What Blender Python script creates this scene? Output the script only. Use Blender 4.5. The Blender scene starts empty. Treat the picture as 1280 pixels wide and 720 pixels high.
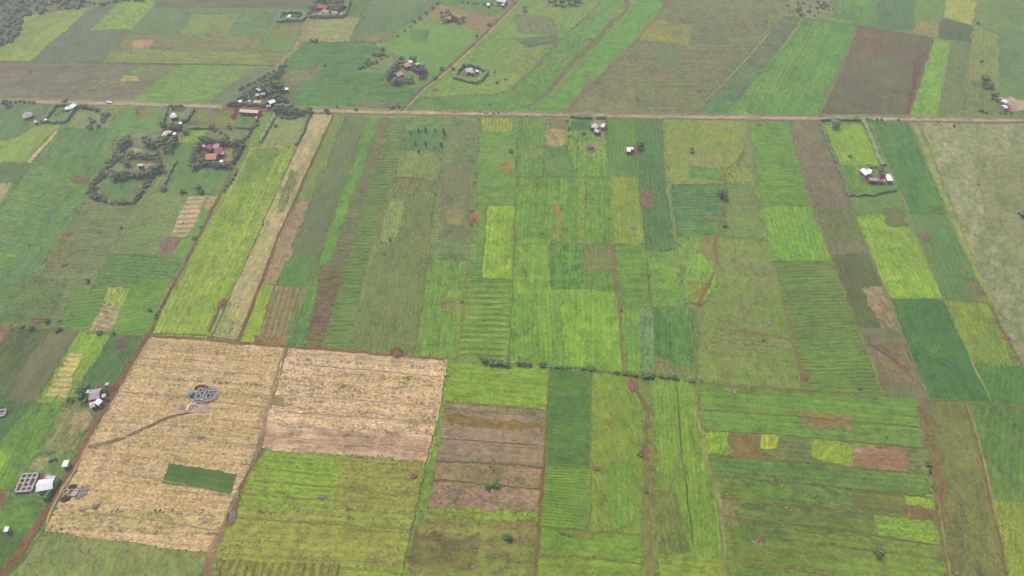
import bpy, bmesh, math, random
from mathutils import Vector, noise, Matrix
random.seed(7)
S = bpy.context.scene
COL = S.collection
R = math.radians
# ------------------------------------------------------------------ camera
H = 300.0; FPX = 853.0; PITCH = R(48.4)
cam = bpy.data.objects.new('camera', bpy.data.cameras.new('camera')); COL.objects.link(cam)
cam.data.lens = 36*FPX/1280; cam.data.sensor_width = 36; cam.data.clip_end = 20000; cam.data.clip_start = 1
cam.location = (0, 0, H); cam.rotation_euler = (math.pi/2-PITCH, 0, 0)
S.camera = cam
SP, CP = math.sin(PITCH), math.cos(PITCH)
def P(x, y, z=0.0):                       # a point of the photograph (1280x720) on the level z of the plain
    a = (x-640)/FPX; b = -(y-360)/FPX
    d = Vector((a, CP+b*SP, -SP+b*CP))
    t = (z-H)/d.z
    return Vector((d.x*t, d.y*t, z))
def wdir(x, y, dx, dy):
    v = P(x+dx*.5, y+dy*.5)-P(x-dx*.5, y-dy*.5); return v.normalized()
def mpp(y):                                # metres per photograph pixel, sideways
    p = P(640, y); return (p.y*CP+H*SP)/FPX
# ------------------------------------------------------------------ colour
def s2l(c):
    c = c/255.; return c/12.92 if c <= .04045 else ((c+.055)/1.055)**2.4
KX = (0.56, 0.55, 0.54); KH = (0.098, 0.096, 0.090)
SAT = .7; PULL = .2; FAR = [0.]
def alb(rgb):                              # surface colour of the material itself
    g_ = max(0., min(1., (rgb[1]-rgb[0]+2)/14.))     # how green it is; soils and straw keep their own hue
    pu, sa = PULL*g_, .86-(.86-SAT)*g_-.22*max(0., min(1., (rgb[0]-rgb[1]-18)/22.))
    rgb = tuple(v*(1-pu)+w*pu for v, w in zip(rgb, (130, 142, 88)))
    l = .3*rgb[0]+.59*rgb[1]+.11*rgb[2]; rgb = (l+(rgb[0]-l)*sa+3+2*g_, l+(rgb[1]-l)*sa, l+(rgb[2]-l)*sa)
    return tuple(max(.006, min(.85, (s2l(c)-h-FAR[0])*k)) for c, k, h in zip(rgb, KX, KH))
# ------------------------------------------------------------------ nodes
def nd(t, ty, **kw):
    n = t.nodes.new(ty)
    for k, v in kw.items(): setattr(n, k, v)
    return n
def mth(t, op, a, b=None, c=None, clamp=False):
    n = nd(t, 'ShaderNodeMath', operation=op); n.use_clamp = clamp
    for i, v in enumerate((a, b, c)):
        if v is None: continue
        if isinstance(v, (int, float)): n.inputs[i].default_value = v
        else: t.links.new(v, n.inputs[i])
    return n.outputs[0]
def mixc(t, f, a, b):
    n = nd(t, 'ShaderNodeMix', data_type='RGBA')
    t.links.new(f, n.inputs[0]) if not isinstance(f, float) else setattr(n.inputs[0], 'default_value', f)
    for i, v in ((6, a), (7, b)):
        if isinstance(v, tuple): n.inputs[i].default_value = (*v, 1) if len(v) == 3 else v
        else: t.links.new(v, n.inputs[i])
    return n.outputs[2]
def noi(t, vec, scale, det=2, rough=.5, dist=0.):
    n = nd(t, 'ShaderNodeTexNoise'); n.inputs['Scale'].default_value = scale; n.inputs['Detail'].default_value = det
    n.inputs['Roughness'].default_value = rough; n.inputs['Distortion'].default_value = dist
    t.links.new(vec, n.inputs['Vector']); return n.outputs['Fac']
def ramp(t, v, lo, hi):
    n = nd(t, 'ShaderNodeMapRange'); n.interpolation_type = 'SMOOTHSTEP'
    t.links.new(v, n.inputs[0]); n.inputs[1].default_value = lo; n.inputs[2].default_value = hi
    return n.outputs[0]
def make_group():
    g = bpy.data.node_groups.new('field_surface', 'ShaderNodeTree')
    I = g.interface
    def sock(name, ty, dv):
        s = I.new_socket(name, in_out='INPUT', socket_type=ty); s.default_value = dv
    sock('Base', 'NodeSocketColor', (.1, .2, .05, 1)); sock('Alt', 'NodeSocketColor', (.1, .2, .05, 1)); sock('Row', 'NodeSocketColor', (.1, .2, .05, 1))
    for n_, dv in (('Angle', 0.), ('Seed', 0.), ('MotScale', .04), ('Mot', .5), ('Streak', .3), ('Grain', .3), ('Clump', .2), ('Period', 3.), ('RowAmt', 0.), ('Fleck', 0.)):
        sock(n_, 'NodeSocketFloat', dv)
    I.new_socket('BSDF', in_out='OUTPUT', socket_type='NodeSocketShader')
    gi = g.nodes.new('NodeGroupInput'); go = g.nodes.new('NodeGroupOutput'); o = gi.outputs
    geo = nd(g, 'ShaderNodeNewGeometry')
    vr = nd(g, 'ShaderNodeVectorRotate', rotation_type='Z_AXIS')
    g.links.new(geo.outputs['Position'], vr.inputs['Vector']); g.links.new(mth(g, 'MULTIPLY', o['Angle'], -1.), vr.inputs['Angle'])
    cb = nd(g, 'ShaderNodeCombineXYZ'); g.links.new(o['Seed'], cb.inputs[0]); g.links.new(o['Seed'], cb.inputs[1]); g.links.new(o['Seed'], cb.inputs[2])
    va = nd(g, 'ShaderNodeVectorMath', operation='ADD'); g.links.new(vr.outputs[0], va.inputs[0]); g.links.new(cb.outputs[0], va.inputs[1])
    p = va.outputs[0]
    sx = nd(g, 'ShaderNodeSeparateXYZ'); g.links.new(vr.outputs[0], sx.inputs[0])
    # large blotches, stretched a little along the rows
    m1 = nd(g, 'ShaderNodeVectorMath', operation='MULTIPLY'); g.links.new(p, m1.inputs[0]); m1.inputs[1].default_value = (.55, 1, 1)
    m2 = nd(g, 'ShaderNodeVectorMath', operation='SCALE'); g.links.new(m1.outputs[0], m2.inputs[0]); g.links.new(o['MotScale'], m2.inputs['Scale'])
    f1 = mth(g, 'MULTIPLY', ramp(g, noi(g, m2.outputs[0], 1., 4, .6, .4), .38, .64), o['Mot'])
    c = mixc(g, f1, o['Base'], o['Alt'])
    # rows
    wob = noi(g, p, .12, 1)
    ph = mth(g, 'ADD', mth(g, 'DIVIDE', sx.outputs[1], o['Period']), mth(g, 'MULTIPLY', wob, .5))
    sn = mth(g, 'SINE', mth(g, 'MULTIPLY', ph, 2*math.pi))
    rw = ramp(g, mth(g, 'ADD', sn, mth(g, 'MULTIPLY', mth(g, 'SUBTRACT', noi(g, p, .5, 2), .5), 2.4)), -.5, .7)
    c = mixc(g, mth(g, 'MULTIPLY', rw, o['RowAmt']), c, o['Row'])
    # streaks along rows (drill lines, passes of the plough)
    ms = nd(g, 'ShaderNodeVectorMath', operation='MULTIPLY'); g.links.new(p, ms.inputs[0]); ms.inputs[1].default_value = (.012, .32, 1)
    ms2 = nd(g, 'ShaderNodeVectorMath', operation='MULTIPLY'); g.links.new(p, ms2.inputs[0]); ms2.inputs[1].default_value = (.05, 1.1, 1)
    st = mth(g, 'ADD', mth(g, 'MULTIPLY', mth(g, 'SUBTRACT', noi(g, ms.outputs[0], 1., 3, .6), .5), 1.0),
             mth(g, 'MULTIPLY', mth(g, 'SUBTRACT', noi(g, ms2.outputs[0], 1., 1), .5), .6))
    st = mth(g, 'MULTIPLY', st, o['Streak'])
    an = nd(g, 'ShaderNodeVectorMath', operation='MULTIPLY'); g.links.new(p, an.inputs[0]); an.inputs[1].default_value = (.75, 1.1, 1); pa = an.outputs[0]
    gr = mth(g, 'MULTIPLY', mth(g, 'SUBTRACT', noi(g, pa, .85, 3, .7), .5), mth(g, 'MULTIPLY', o['Grain'], 3.0))
    cl = mth(g, 'MULTIPLY', mth(g, 'SUBTRACT', noi(g, pa, .28, 2, .6), .5), mth(g, 'MULTIPLY', o['Clump'], 2.2))
    big = mth(g, 'MULTIPLY', mth(g, 'SUBTRACT', noi(g, p, .013, 3), .5), .5)
    mid = mth(g, 'MULTIPLY', mth(g, 'SUBTRACT', noi(g, p, .1, 3, .65, .6), .5), .8)
    mx = nd(g, 'ShaderNodeVectorMath', operation='MULTIPLY'); g.links.new(p, mx.inputs[0]); mx.inputs[1].default_value = (.3, .015, 1)
    crs = mth(g, 'MULTIPLY', mth(g, 'SUBTRACT', noi(g, mx.outputs[0], 1., 2), .5), mth(g, 'MULTIPLY', o['Streak'], .5))
    big = mth(g, 'ADD', mth(g, 'ADD', big, mid), crs)
    tot = mth(g, 'ADD', mth(g, 'ADD', mth(g, 'ADD', st, gr), mth(g, 'ADD', cl, big)), 1.)
    tot = mth(g, 'MAXIMUM', tot, .25)
    sc = nd(g, 'ShaderNodeVectorMath', operation='SCALE'); g.links.new(c, sc.inputs[0]); g.links.new(tot, sc.inputs['Scale'])
    # hue drift: yellower / browner leaves
    hu = mixc(g, mth(g, 'MULTIPLY', ramp(g, noi(g, p, .09, 3, .6), .45, .75), .1), sc.outputs[0], (.13, .125, .035))
    # flecks: tussocks, weeds and stones
    fl = mth(g, 'MULTIPLY', ramp(g, noi(g, pa, .6, 3, .7), .57, .72), o['Fleck'])
    hu = mixc(g, fl, hu, o['Row'])
    b = nd(g, 'ShaderNodeBsdfPrincipled'); g.links.new(hu, b.inputs['Base Color']); b.inputs['Roughness'].default_value = .95
    b.inputs['Specular IOR Level'].default_value = .15
    bp = nd(g, 'ShaderNodeBump'); bp.inputs['Strength'].default_value = .55; bp.inputs['Distance'].default_value = .5
    hgt = mth(g, 'ADD', noi(g, p, .9, 3, .65), mth(g, 'MULTIPLY', mth(g, 'MULTIPLY', sn, o['RowAmt']), .25))
    g.links.new(hgt, bp.inputs['Height']); g.links.new(bp.outputs[0], b.inputs['Normal'])
    g.links.new(b.outputs[0], go.inputs[0])
    return g
FG = make_group()
def field_mat(name, base, alt=None, row=None, ang=0., ms=25., mot=.6, streak=.45, grain=.6, clump=.5, per=3., ramt=0., fleck=0.):
    if (streak, grain, clump) == (.45, .6, .5): streak, grain, clump = random.uniform(.12, .42), random.uniform(.4, .95), random.uniform(.2, .7)
    if ramt == 0 and name == 'crop_field': ramt = .28; per = random.uniform(2., 3.4)
    m = bpy.data.materials.new(name); m.use_nodes = True; t = m.node_tree; t.nodes.clear()
    n = nd(t, 'ShaderNodeGroup'); n.node_tree = FG; out = nd(t, 'ShaderNodeOutputMaterial'); t.links.new(n.outputs[0], out.inputs[0])
    if alt is None:
        d = random.choice(((22, -8, 12), (-12, -14, -4), (20, 8, -6), (-10, -8, 12))); alt = tuple(v+w for v, w in zip(base, d)); mot = max(mot, .85)
        if ms == 25.: ms = random.uniform(10, 26)
    if row is None: row = tuple(v*.82 for v in base)
    for k, v in (('Base', base), ('Alt', alt), ('Row', row)): n.inputs[k].default_value = (*alb(v), 1)
    for k, v in (('Angle', ang), ('Seed', random.uniform(0, 900)), ('MotScale', 1/ms), ('Mot', mot), ('Streak', streak), ('Grain', grain), ('Clump', clump), ('Period', per), ('RowAmt', ramt), ('Fleck', fleck)):
        n.inputs[k].default_value = v
    return m
def mat(name, rgb, rough=.8, var=.25, scale=.8, metal=0., bump=0., corr=0.):
    m = bpy.data.materials.new(name); m.use_nodes = True; t = m.node_tree; b = t.nodes['Principled BSDF']
    tc = nd(t, 'ShaderNodeTexCoord'); v = tc.outputs['Object']
    geo = nd(t, 'ShaderNodeNewGeometry')
    f = ramp(t, noi(t, geo.outputs['Position'], scale, 4, .65), .3, .7)
    a = alb(rgb); c = mixc(t, f, tuple(x*(1-var) for x in a), tuple(min(.9, x*(1+var*.8)) for x in a))
    t.links.new(c, b.inputs['Base Color']); b.inputs['Roughness'].default_value = rough; b.inputs['Metallic'].default_value = metal
    b.inputs['Specular IOR Level'].default_value = .25
    if bump or corr:
        bp = nd(t, 'ShaderNodeBump'); bp.inputs['Strength'].default_value = .6; bp.inputs['Distance'].default_value = max(bump, corr)
        if corr:
            w = nd(t, 'ShaderNodeTexWave'); w.inputs['Scale'].default_value = 1.6; w.inputs['Distortion'].default_value = 0; t.links.new(v, w.inputs[0]); t.links.new(w.outputs['Fac'], bp.inputs['Height'])
        else: t.links.new(noi(t, v, 1.5, 3), bp.inputs['Height'])
        t.links.new(bp.outputs[0], b.inputs['Normal'])
    return m
def leaf_mat(name, a, b_, rough=.75):
    m = bpy.data.materials.new(name); m.use_nodes = True; t = m.node_tree; b = t.nodes['Principled BSDF']
    geo = nd(t, 'ShaderNodeNewGeometry'); oi = nd(t, 'ShaderNodeObjectInfo')
    f = ramp(t, noi(t, geo.outputs['Position'], .55, 3, .7), .3, .7)
    c = mixc(t, f, alb(a), alb(b_))
    k = mth(t, 'ADD', mth(t, 'MULTIPLY', oi.outputs['Random'], .5), .75)
    sc = nd(t, 'ShaderNodeVectorMath', operation='SCALE'); t.links.new(c, sc.inputs[0]); t.links.new(k, sc.inputs['Scale'])
    t.links.new(sc.outputs[0], b.inputs['Base Color']); b.inputs['Roughness'].default_value = rough; b.inputs['Specular IOR Level'].default_value = .2
    return m
# ------------------------------------------------------------------ helpers
def tag(o, label=None, cat=None, group=None, kind=None):
    if label: o['label'] = label
    if cat: o['category'] = cat
    if group: o['group'] = group
    if kind: o['kind'] = kind
    return o
def empty(name, loc, rz=0.):
    e = bpy.data.objects.new(name, None); e.location = loc; e.rotation_euler = (0, 0, rz); e.empty_display_size = 1; COL.objects.link(e); return e
def obj(name, bm, m, parent=None, loc=None, smooth=False):
    me = bpy.data.meshes.new(name)
    if smooth:
        for f in bm.faces: f.smooth = True
    bm.normal_update(); bm.to_mesh(me); bm.free(); me.materials.append(m)
    o = bpy.data.objects.new(name, me); COL.objects.link(o)
    if parent: o.parent = parent
    if loc is not None: o.location = loc
    return o
def box(bm, x0, x1, y0, y1, z0, z1, rz=0., c=(0, 0)):
    vs = []
    for z in (z0, z1):
        for x, y in ((x0, y0), (x1, y0), (x1, y1), (x0, y1)):
            X = c[0]+x*math.cos(rz)-y*math.sin(rz); Y = c[1]+x*math.sin(rz)+y*math.cos(rz)
            vs.append(bm.verts.new((X, Y, z)))
    for f in ((0, 3, 2, 1), (4, 5, 6, 7), (0, 1, 5, 4), (1, 2, 6, 5), (2, 3, 7, 6), (3, 0, 4, 7)): bm.faces.new([vs[i] for i in f])
def cone(bm, r0, r1, z0, z1, n=10, c=(0, 0), cap=True):
    a = [bm.verts.new((c[0]+r0*math.cos(2*math.pi*i/n), c[1]+r0*math.sin(2*math.pi*i/n), z0)) for i in range(n)]
    b = [bm.verts.new((c[0]+r1*math.cos(2*math.pi*i/n), c[1]+r1*math.sin(2*math.pi*i/n), z1)) for i in range(n)]
    for i in range(n): bm.faces.new((a[i], a[(i+1) % n], b[(i+1) % n], b[i]))
    if cap: bm.faces.new(b)
ZI = [0]
def wob(p, amp=.9):
    if amp > 1.5:
        a = noise.noise_vector(Vector((p.x*.11, p.y*.11, 4.4))); b = noise.noise_vector(Vector((p.x*.5, p.y*.5, 1.7)))
        return Vector((a.x*amp+b.x*amp*.6, a.y*amp+b.y*amp*.6, 0))
    n = noise.noise_vector(Vector((p.x*.045, p.y*.045, 3.1))); m = noise.noise_vector(Vector((p.x*.3, p.y*.3, 7.7)))
    return Vector((n.x*amp+m.x*.75, n.y*amp+m.y*.75, 0))
def densify(pts, step=2., amp=.9, close=True):
    out = []; n = len(pts); step = 1.6 if amp > 1.5 else step
    for i in range(n if close else n-1):
        a, b = pts[i], pts[(i+1) % n]; k = max(1, int((b-a).length/step))
        for j in range(k):
            q = a.lerp(b, j/k); out.append(q+wob(q, amp))
    if not close: out.append(pts[-1]+wob(pts[-1], amp))
    return out
def sheet(name, pts, m, amp=.9, kind='structure'):
    ZI[0] += 1; z = .02+ZI[0]*.0008
    bm = bmesh.new(); vs = [bm.verts.new((p.x, p.y, z)) for p in densify(pts, amp=amp)]
    f = bm.faces.new(vs)
    if f.normal.z < 0: pass
    bmesh.ops.triangulate(bm, faces=[f])
    bm.normal_update()
    if sum(f.normal.z for f in bm.faces) < 0: bmesh.ops.reverse_faces(bm, faces=bm.faces)
    o = obj(name, bm, m); o['kind'] = kind
    return o
LOGF = []; EDG = []
def F(pts, rgb, name='crop_field', alt=None, row=None, d='v', label=None, **kw):
    """one field: corners listed from the far left corner clockwise; d = which way its rows run ('h' along the far edge, 'v' along the right side)"""
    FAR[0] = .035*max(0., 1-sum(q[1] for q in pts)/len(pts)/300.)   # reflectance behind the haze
    w = [P(*p) for p in pts]
    e = (w[1]-w[0]) if d == 'h' else (w[2]-w[1])
    ang = math.atan2(e.y, e.x)
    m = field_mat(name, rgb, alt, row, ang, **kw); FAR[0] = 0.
    A = abs(sum(w[i].x*w[(i+1) % len(w)].y-w[(i+1) % len(w)].x*w[i].y for i in range(len(w))))/2
    rag = 3.2 if (A < 1100 and name in ('ploughed_field', 'bare_ground', 'farmyard', 'pasture', 'stubble_field') and kw.get('ramt', 0) < .5) else (2.0 if (A < 1500 and kw.get('ramt', 0) < .5 and not label) else .9)
    o = sheet(name, w, m, amp=rag); EDG.append(w)
    if label: o['label'] = label
    LOGF.append((pts, rgb))
    if kw.get('ramt', 0) >= .75: ridges(w, ang, kw.get('per', 3.), row or tuple(v*.8 for v in rgb), rgb, name)
    return o
def ridges(w, ang, per, rowc, rgb, name):
    """real raised crop rows over a strongly striped field"""
    ca, sa = math.cos(-ang), math.sin(-ang)
    q = [(p.x*ca-p.y*sa, p.x*sa+p.y*ca) for p in w]
    y0, y1 = min(b for a, b in q), max(b for a, b in q)
    bm = bmesh.new(); y = y0+per*.6; rng = random.Random(int(y0))
    while y < y1-per*.3:
        xs = []
        for i in range(len(q)):
            (ax, ay), (bx, by) = q[i], q[(i+1) % len(q)]
            if (ay-y)*(by-y) < 0: xs.append(ax+(bx-ax)*(y-ay)/(by-ay))
        xs.sort()
        for a, b in zip(xs[::2], xs[1::2]):
            a += .8; b -= .8; n = max(2, int((b-a)/2.2)); prev = None
            for i in range(n+1):
                x = a+(b-a)*i/n; jit = noise.noise(Vector((x*.05, y*.05, 1)))*per*.35
                hh = per*.09*(.6+.8*rng.random()); ww = per*.3*(.7+.5*rng.random())
                if noise.noise(Vector((x*.04, y*.09, 9))) < -.12: hh *= .15; ww *= .5
                ring = []
                for dy, dz in ((-ww, 0.), (0., hh), (ww, 0.)):
                    X, Y = x+rng.uniform(-.3, .3), y+dy+jit
                    ring.append(bm.verts.new((X*ca+Y*sa, -X*sa+Y*ca, .2+dz)))
                if prev:
                    for j in range(2): bm.faces.new((prev[j], ring[j], ring[j+1], prev[j+1]))
                prev = ring
        y += per
    bm.normal_update()
    o = obj('crop_rows', bm, field_mat('crop_rows', rgb, tuple(v*.88 for v in rgb), None, ang, ms=12, mot=.7, streak=.2, grain=.5, clump=.5))
    tag(o, None, None, None, 'stuff'); o['label'] = 'raised crop rows growing in a striped green field'
def ribbon(name, pts, width, rgb, alt=None, amp=.5, jag=.25, label=None, kw=None):
    if name in ('field_edge', 'plough_furrow', 'cart_rut'):
        f = .45 if name == 'plough_furrow' else .5; f = 0 if rgb[0] > rgb[1]+12 and 420 < pts[0][1] < 650 and pts[0][0] < 560 and rgb[0] > 124 else f; rgb = tuple(a*(1-f)+b*f for a, b in zip(rgb, (122,138,86))); jag = max(jag, .8)
        if name != 'cart_rut': width = (width if isinstance(width, (int, float)) else width[0])*(.62 if name == 'field_edge' else .5)
    WF = {'dirt_track': .66, 'dirt_road': .7, 'road_shoulder': .66, 'gully': .5, 'track_verge': .8, 'footpath': .8, 'ravine': .8}.get(name, 1.)
    if WF != 1: width = width*WF if isinstance(width, (int, float)) else (width[0]*WF, width[1]*WF)
    if len(pts) > 2:                                 # smooth bends
        q = []; n_ = len(pts)
        for i in range(n_-1):
            a0, a1, a2, a3 = pts[max(i-1, 0)], pts[i], pts[i+1], pts[min(i+2, n_-1)]
            for s_ in range(4):
                t_ = s_/4; q.append(tuple(.5*((2*a1[k])+(-a0[k]+a2[k])*t_+(2*a0[k]-5*a1[k]+4*a2[k]-a3[k])*t_**2+(-a0[k]+3*a1[k]-3*a2[k]+a3[k])*t_**3) for k in (0, 1)))
        pts = q+[pts[-1]]
    w = [P(*p) for p in pts]; c = densify(w, 1.5, amp, False); rng = random.Random(len(pts)*31+int(pts[0][0]))
    L, Rr = [], []
    for i, p in enumerate(c):
        t = (c[min(i+1, len(c)-1)]-c[max(i-1, 0)]).normalized(); n = Vector((-t.y, t.x, 0))
        wd = width if isinstance(width, (int, float)) else width[0]+(width[1]-width[0])*i/(len(c)-1)
        k = max(.1, 1+jag*(noise.noise(Vector((p.x*.1, p.y*.1, 5)))+noise.noise(Vector((p.x*.6, p.y*.6, 5)))))
        L.append(p+n*wd*.5*k); Rr.append(p-n*wd*.5*max(.1, 1+jag*(noise.noise(Vector((p.x*.1, p.y*.1, 15)))+noise.noise(Vector((p.x*.6, p.y*.6, 15))))))
    ZI[0] += 1; z = .02+ZI[0]*.0008
    bm = bmesh.new(); a = [bm.verts.new((p.x, p.y, z)) for p in L]; b = [bm.verts.new((p.x, p.y, z)) for p in Rr]
    for i in range(len(a)-1): bm.faces.new((a[i], b[i], b[i+1], a[i+1]))
    e = w[-1]-w[0]
    o = obj(name, bm, field_mat(name, rgb, alt, None, math.atan2(e.y, e.x), ms=8, mot=.7, streak=.5, grain=.35, clump=.4, **(kw or {}))); o['kind'] = 'structure'
    if label: o['label'] = label
    return o
# ------------------------------------------------------------------ ground
gm = field_mat('ground', (112, 145, 82), (135, 142, 92), None, 0, ms=40, mot=.8, grain=.5, clump=.4, fleck=.25)
bm = bmesh.new(); vs = [bm.verts.new(v) for v in ((-6000, -3000, 0), (6000, -3000, 0), (6000, 9000, 0), (-6000, 9000, 0))]; bm.faces.new(vs)
tag(obj('ground', bm, gm), kind='structure')
# ================================================================== FIELDS (corners in photograph pixels, laid out on the plain)
# ---- beyond the main road, far left
F([(-60,-12),(125,-12),(115,8),(60,18),(30,24),(22,46),(0,64),(-60,90)], (112,126,88), 'scrubland', alt=(135,140,105), fleck=.4, clump=.5, label='rough scrubland in the far left corner')
F([(100,-12),(700,-12),(640,4),(548,6),(390,10),(145,8),(110,10)], (128,142,104), 'pasture', alt=(112,140,95))
F([(27,20),(115,9),(100,22),(40,77),(-60,78),(0,60),(24,45)], (136,162,82), alt=(150,172,95), streak=.5, label='light green field beside the far left scrubland')
F([(115,9),(142,8),(74,77),(38,77),(100,22)], (114,134,110), alt=(124,134,112), streak=.5)
F([(112,38),(163,37),(130,79),(72,77)], (118,138,112), alt=(120,128,108), mot=.5)
F([(147,5),(197,-10),(192,5),(165,36),(111,38),(130,24)], (142,176,76), alt=(125,165,80), label='bright green plot at the far top left')
F([(194,5),(240,17),(225,46),(160,42),(165,36)], (116,148,100), alt=(112,138,98))
F([(200,-12),(470,-12),(390,10),(195,10)], (130,136,108), d='h', streak=.7)
F([(195,10),(390,10),(390,16),(240,18)], (118,150,100), d='h')
F([(240,17),(300,18),(285,45),(225,46)], (136,160,92), alt=(148,162,98), d='h')
F([(300,18),(346,16),(345,20),(328,50),(320,46),(285,45)], (108,145,104), d='h', streak=.6)
F([(160,42),(328,45),(322,64),(146,63),(150,52)], (142,142,104), alt=(122,142,94), d='h', mot=.9, ms=14, streak=.6)
F([(168,50),(192,50),(190,60),(162,61)], (160,146,114), 'ploughed_field', d='h')
F([(140,62),(345,64),(333,82),(128,79)], (138,152,92), alt=(124,150,88), d='h', streak=.6)
F([(-60,77),(223,81),(160,127),(-60,122)], (130,126,108), 'ploughed_field', alt=(122,134,102), d='h', streak=.8, ms=18, label='long grey brown field along the far side of the dirt road')
F([(175,82),(223,82),(200,98),(150,98)], (118,140,100), d='h', streak=.8)
F([(153,95),(172,95),(172,101),(153,101)], (160,158,105), d='h')
F([(223,81),(334,83),(255,130),(160,127)], (116,158,86), alt=(132,165,84), d='h', ms=35, label='green field on the far side of the road left of the hedged farmstead')
F([(317,84),(352,86),(340,96),(300,120),(288,132),(255,131)], (122,142,110), alt=(128,134,110), grain=.6)
F([(330,14),(386,14),(380,30),(372,55),(366,66),(322,64),(328,48),(345,20)], (114,150,98), alt=(126,150,92), d='h')
F([(338,28),(378,30),(374,45),(336,44)], (130,152,92), alt=(140,140,98), d='h')
F([(322,63),(364,66),(352,86),(334,83)], (132,142,98), alt=(140,134,100), d='h', streak=.8)
F([(388,-12),(470,-12),(463,0),(450,22),(430,22),(388,22)], (116,146,96), alt=(126,140,98), grain=.6)
F([(383,22),(452,22),(437,52),(370,52)], (150,158,106), 'pasture', alt=(146,148,108), d='h', streak=.5, label='pale dry plot in front of the walled garden of the red roofed farm')
F([(463,-5),(560,-12),(545,6),(510,40),(480,53),(437,52),(452,22)], (116,148,104), alt=(120,140,104), label='grey green field at the top left of centre')
F([(468,40),(494,42),(482,53),(442,52)], (136,138,104), 'ploughed_field', alt=(122,142,100), d='h', mot=.8)
F([(372,52),(470,53),(476,63),(450,90),(482,92),(480,104),(528,110),(502,135),(345,130),(365,116),(346,96),(352,76)], (104,148,92), alt=(98,140,90), d='h', streak=.7, per=3.4, ramt=.4, label='large finely striped green field beyond the road')
F([(352,87),(402,85),(386,104),(352,112)], (126,144,98), alt=(140,138,106), d='h', mot=.9, ms=12)
F([(448,123),(500,128),(490,134),(445,133)], (134,142,100), d='h')
F([(465,70),(500,72),(482,88),(452,87)], (132,158,96), d='h')
F([(475,64),(497,40),(522,24),(552,26),(606,40),(552,90),(532,108),(520,90),(490,74),(500,70)], (120,166,88), alt=(112,158,90), ms=30, label='bright green meadow behind the two hedged farmsteads')
F([(513,38),(538,38),(535,53),(512,52)], (112,150,98), mot=.4)
F([(546,5),(575,10),(602,18),(619,21),(606,40),(586,36),(560,31),(523,24)], (146,150,106), 'pasture', alt=(150,136,106), ms=12, mot=.9)
F([(592,14),(620,20),(606,40),(588,37),(578,28)], (150,138,110), 'ploughed_field', alt=(140,140,104), ms=9, mot=.8)
F([(553,-12),(690,-12),(655,-2),(618,20),(596,15),(548,4)], (110,152,96), alt=(118,150,98), d='h')
F([(506,137),(530,110),(546,97),(590,56),(625,22),(655,-4),(760,-12),(742,12),(697,52),(640,112),(608,142)], (120,160,88), 'pasture', alt=(134,158,92), ms=40, mot=.9, streak=.4, label='wide green pasture right of the diagonal track')
F([(640,18),(690,22),(700,45),(650,42)], (134,142,106), alt=(120,148,100), mot=.9, ms=12)
F([(642,48),(700,44),(697,52),(660,60)], (116,142,104), d='h')
F([(572,106),(640,90),(655,96),(612,124)], (138,170,86), alt=(122,162,86))
F([(524,122),(640,115),(625,142),(506,137)], (112,158,90), d='h')
F([(640,112),(697,52),(742,12),(758,-12),(784,-12),(782,13),(755,44),(690,112),(662,143),(612,142)], (112,158,88), alt=(120,162,92), label='green strip left of the red gully')
F([(790,8),(800,-12),(840,-12),(828,10),(800,46),(740,105),(705,144),(663,143),(700,108),(745,58)], (106,166,84), alt=(120,168,84), streak=.5, label='bright green strip right of the red gully')
F([(830,-12),(985,-12),(958,45),(880,127),(868,145),(705,144),(740,105),(795,50),(828,10)], (134,138,104), alt=(124,140,100), d='h', streak=.8, ms=22, label='broad grey green field with a yellow patch beyond the road')
F([(812,22),(866,32),(862,56),(793,50)], (136,146,96), d='h', streak=.4)
F([(832,55),(850,60),(846,85),(815,82)], (112,146,96), d='h')
F([(735,100),(800,112),(790,143),(705,143)], (136,140,104), alt=(142,132,104), d='h', streak=.9)
F([(985,-12),(1045,-12),(1041,24),(985,20),(968,10)], (146,148,112), 'scrubland', alt=(118,140,92), ms=10, mot=.9, fleck=.5, label='rough ground with scattered bushes at the top right')
F([(962,18),(980,20),(930,78),(895,122),(884,128),(870,145),(880,127),(955,48)], (134,156,92), streak=.5)
F([(980,19),(1004,23),(985,52),(958,88),(925,78),(945,62)], (122,134,104), alt=(112,132,100), d='h')
F([(925,78),(958,88),(905,146),(868,145)], (104,148,98), alt=(116,140,100), d='h', streak=.5)
F([(1003,22),(1071,30),(1024,147),(906,146)], (114,164,84), alt=(98,150,82), ms=22, streak=.6, mot=.8, label='broad bright green strip beyond the road right of centre')
F([(1072,32),(1166,47),(1137,148),(1024,147)], (124,122,102), 'ploughed_field', alt=(118,126,100), d='h', ms=16, streak=.5, label='large dark grey brown field beyond the road')
F([(1072,32),(1166,47),(1158,78),(1110,70),(1060,74)], (132,120,102), 'ploughed_field', alt=(120,124,100), d='h', mot=1., ms=14)
F([(1145,70),(1160,66),(1148,120),(1137,146),(1130,146)], (128,116,96), 'ploughed_field')
F([(1167,48),(1190,51),(1172,148),(1137,148)], (126,176,66), alt=(114,166,68), ms=12, label='narrow vivid green strip beyond the road at the right')
F([(1190,51),(1216,53),(1208,100),(1204,149),(1172,148)], (118,146,92), alt=(126,132,98))
F([(1216,30),(1247,42),(1247,100),(1209,101)], (140,162,88), alt=(132,150,86))
F([(1209,101),(1248,100),(1250,149),(1204,149)], (116,152,86), alt=(134,150,90), mot=.8, ms=10)
F([(1247,42),(1340,48),(1340,150),(1250,149),(1248,100)], (112,148,92), alt=(118,146,96), d='h')
F([(1045,-12),(1100,-12),(1093,34),(1071,30),(1041,22)], (116,162,84))
F([(1100,-12),(1146,-12),(1139,40),(1093,34)], (112,150,90))
F([(1146,-12),(1184,-12),(1177,22),(1166,46),(1139,40)], (116,162,76), alt=(130,160,80))
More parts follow.
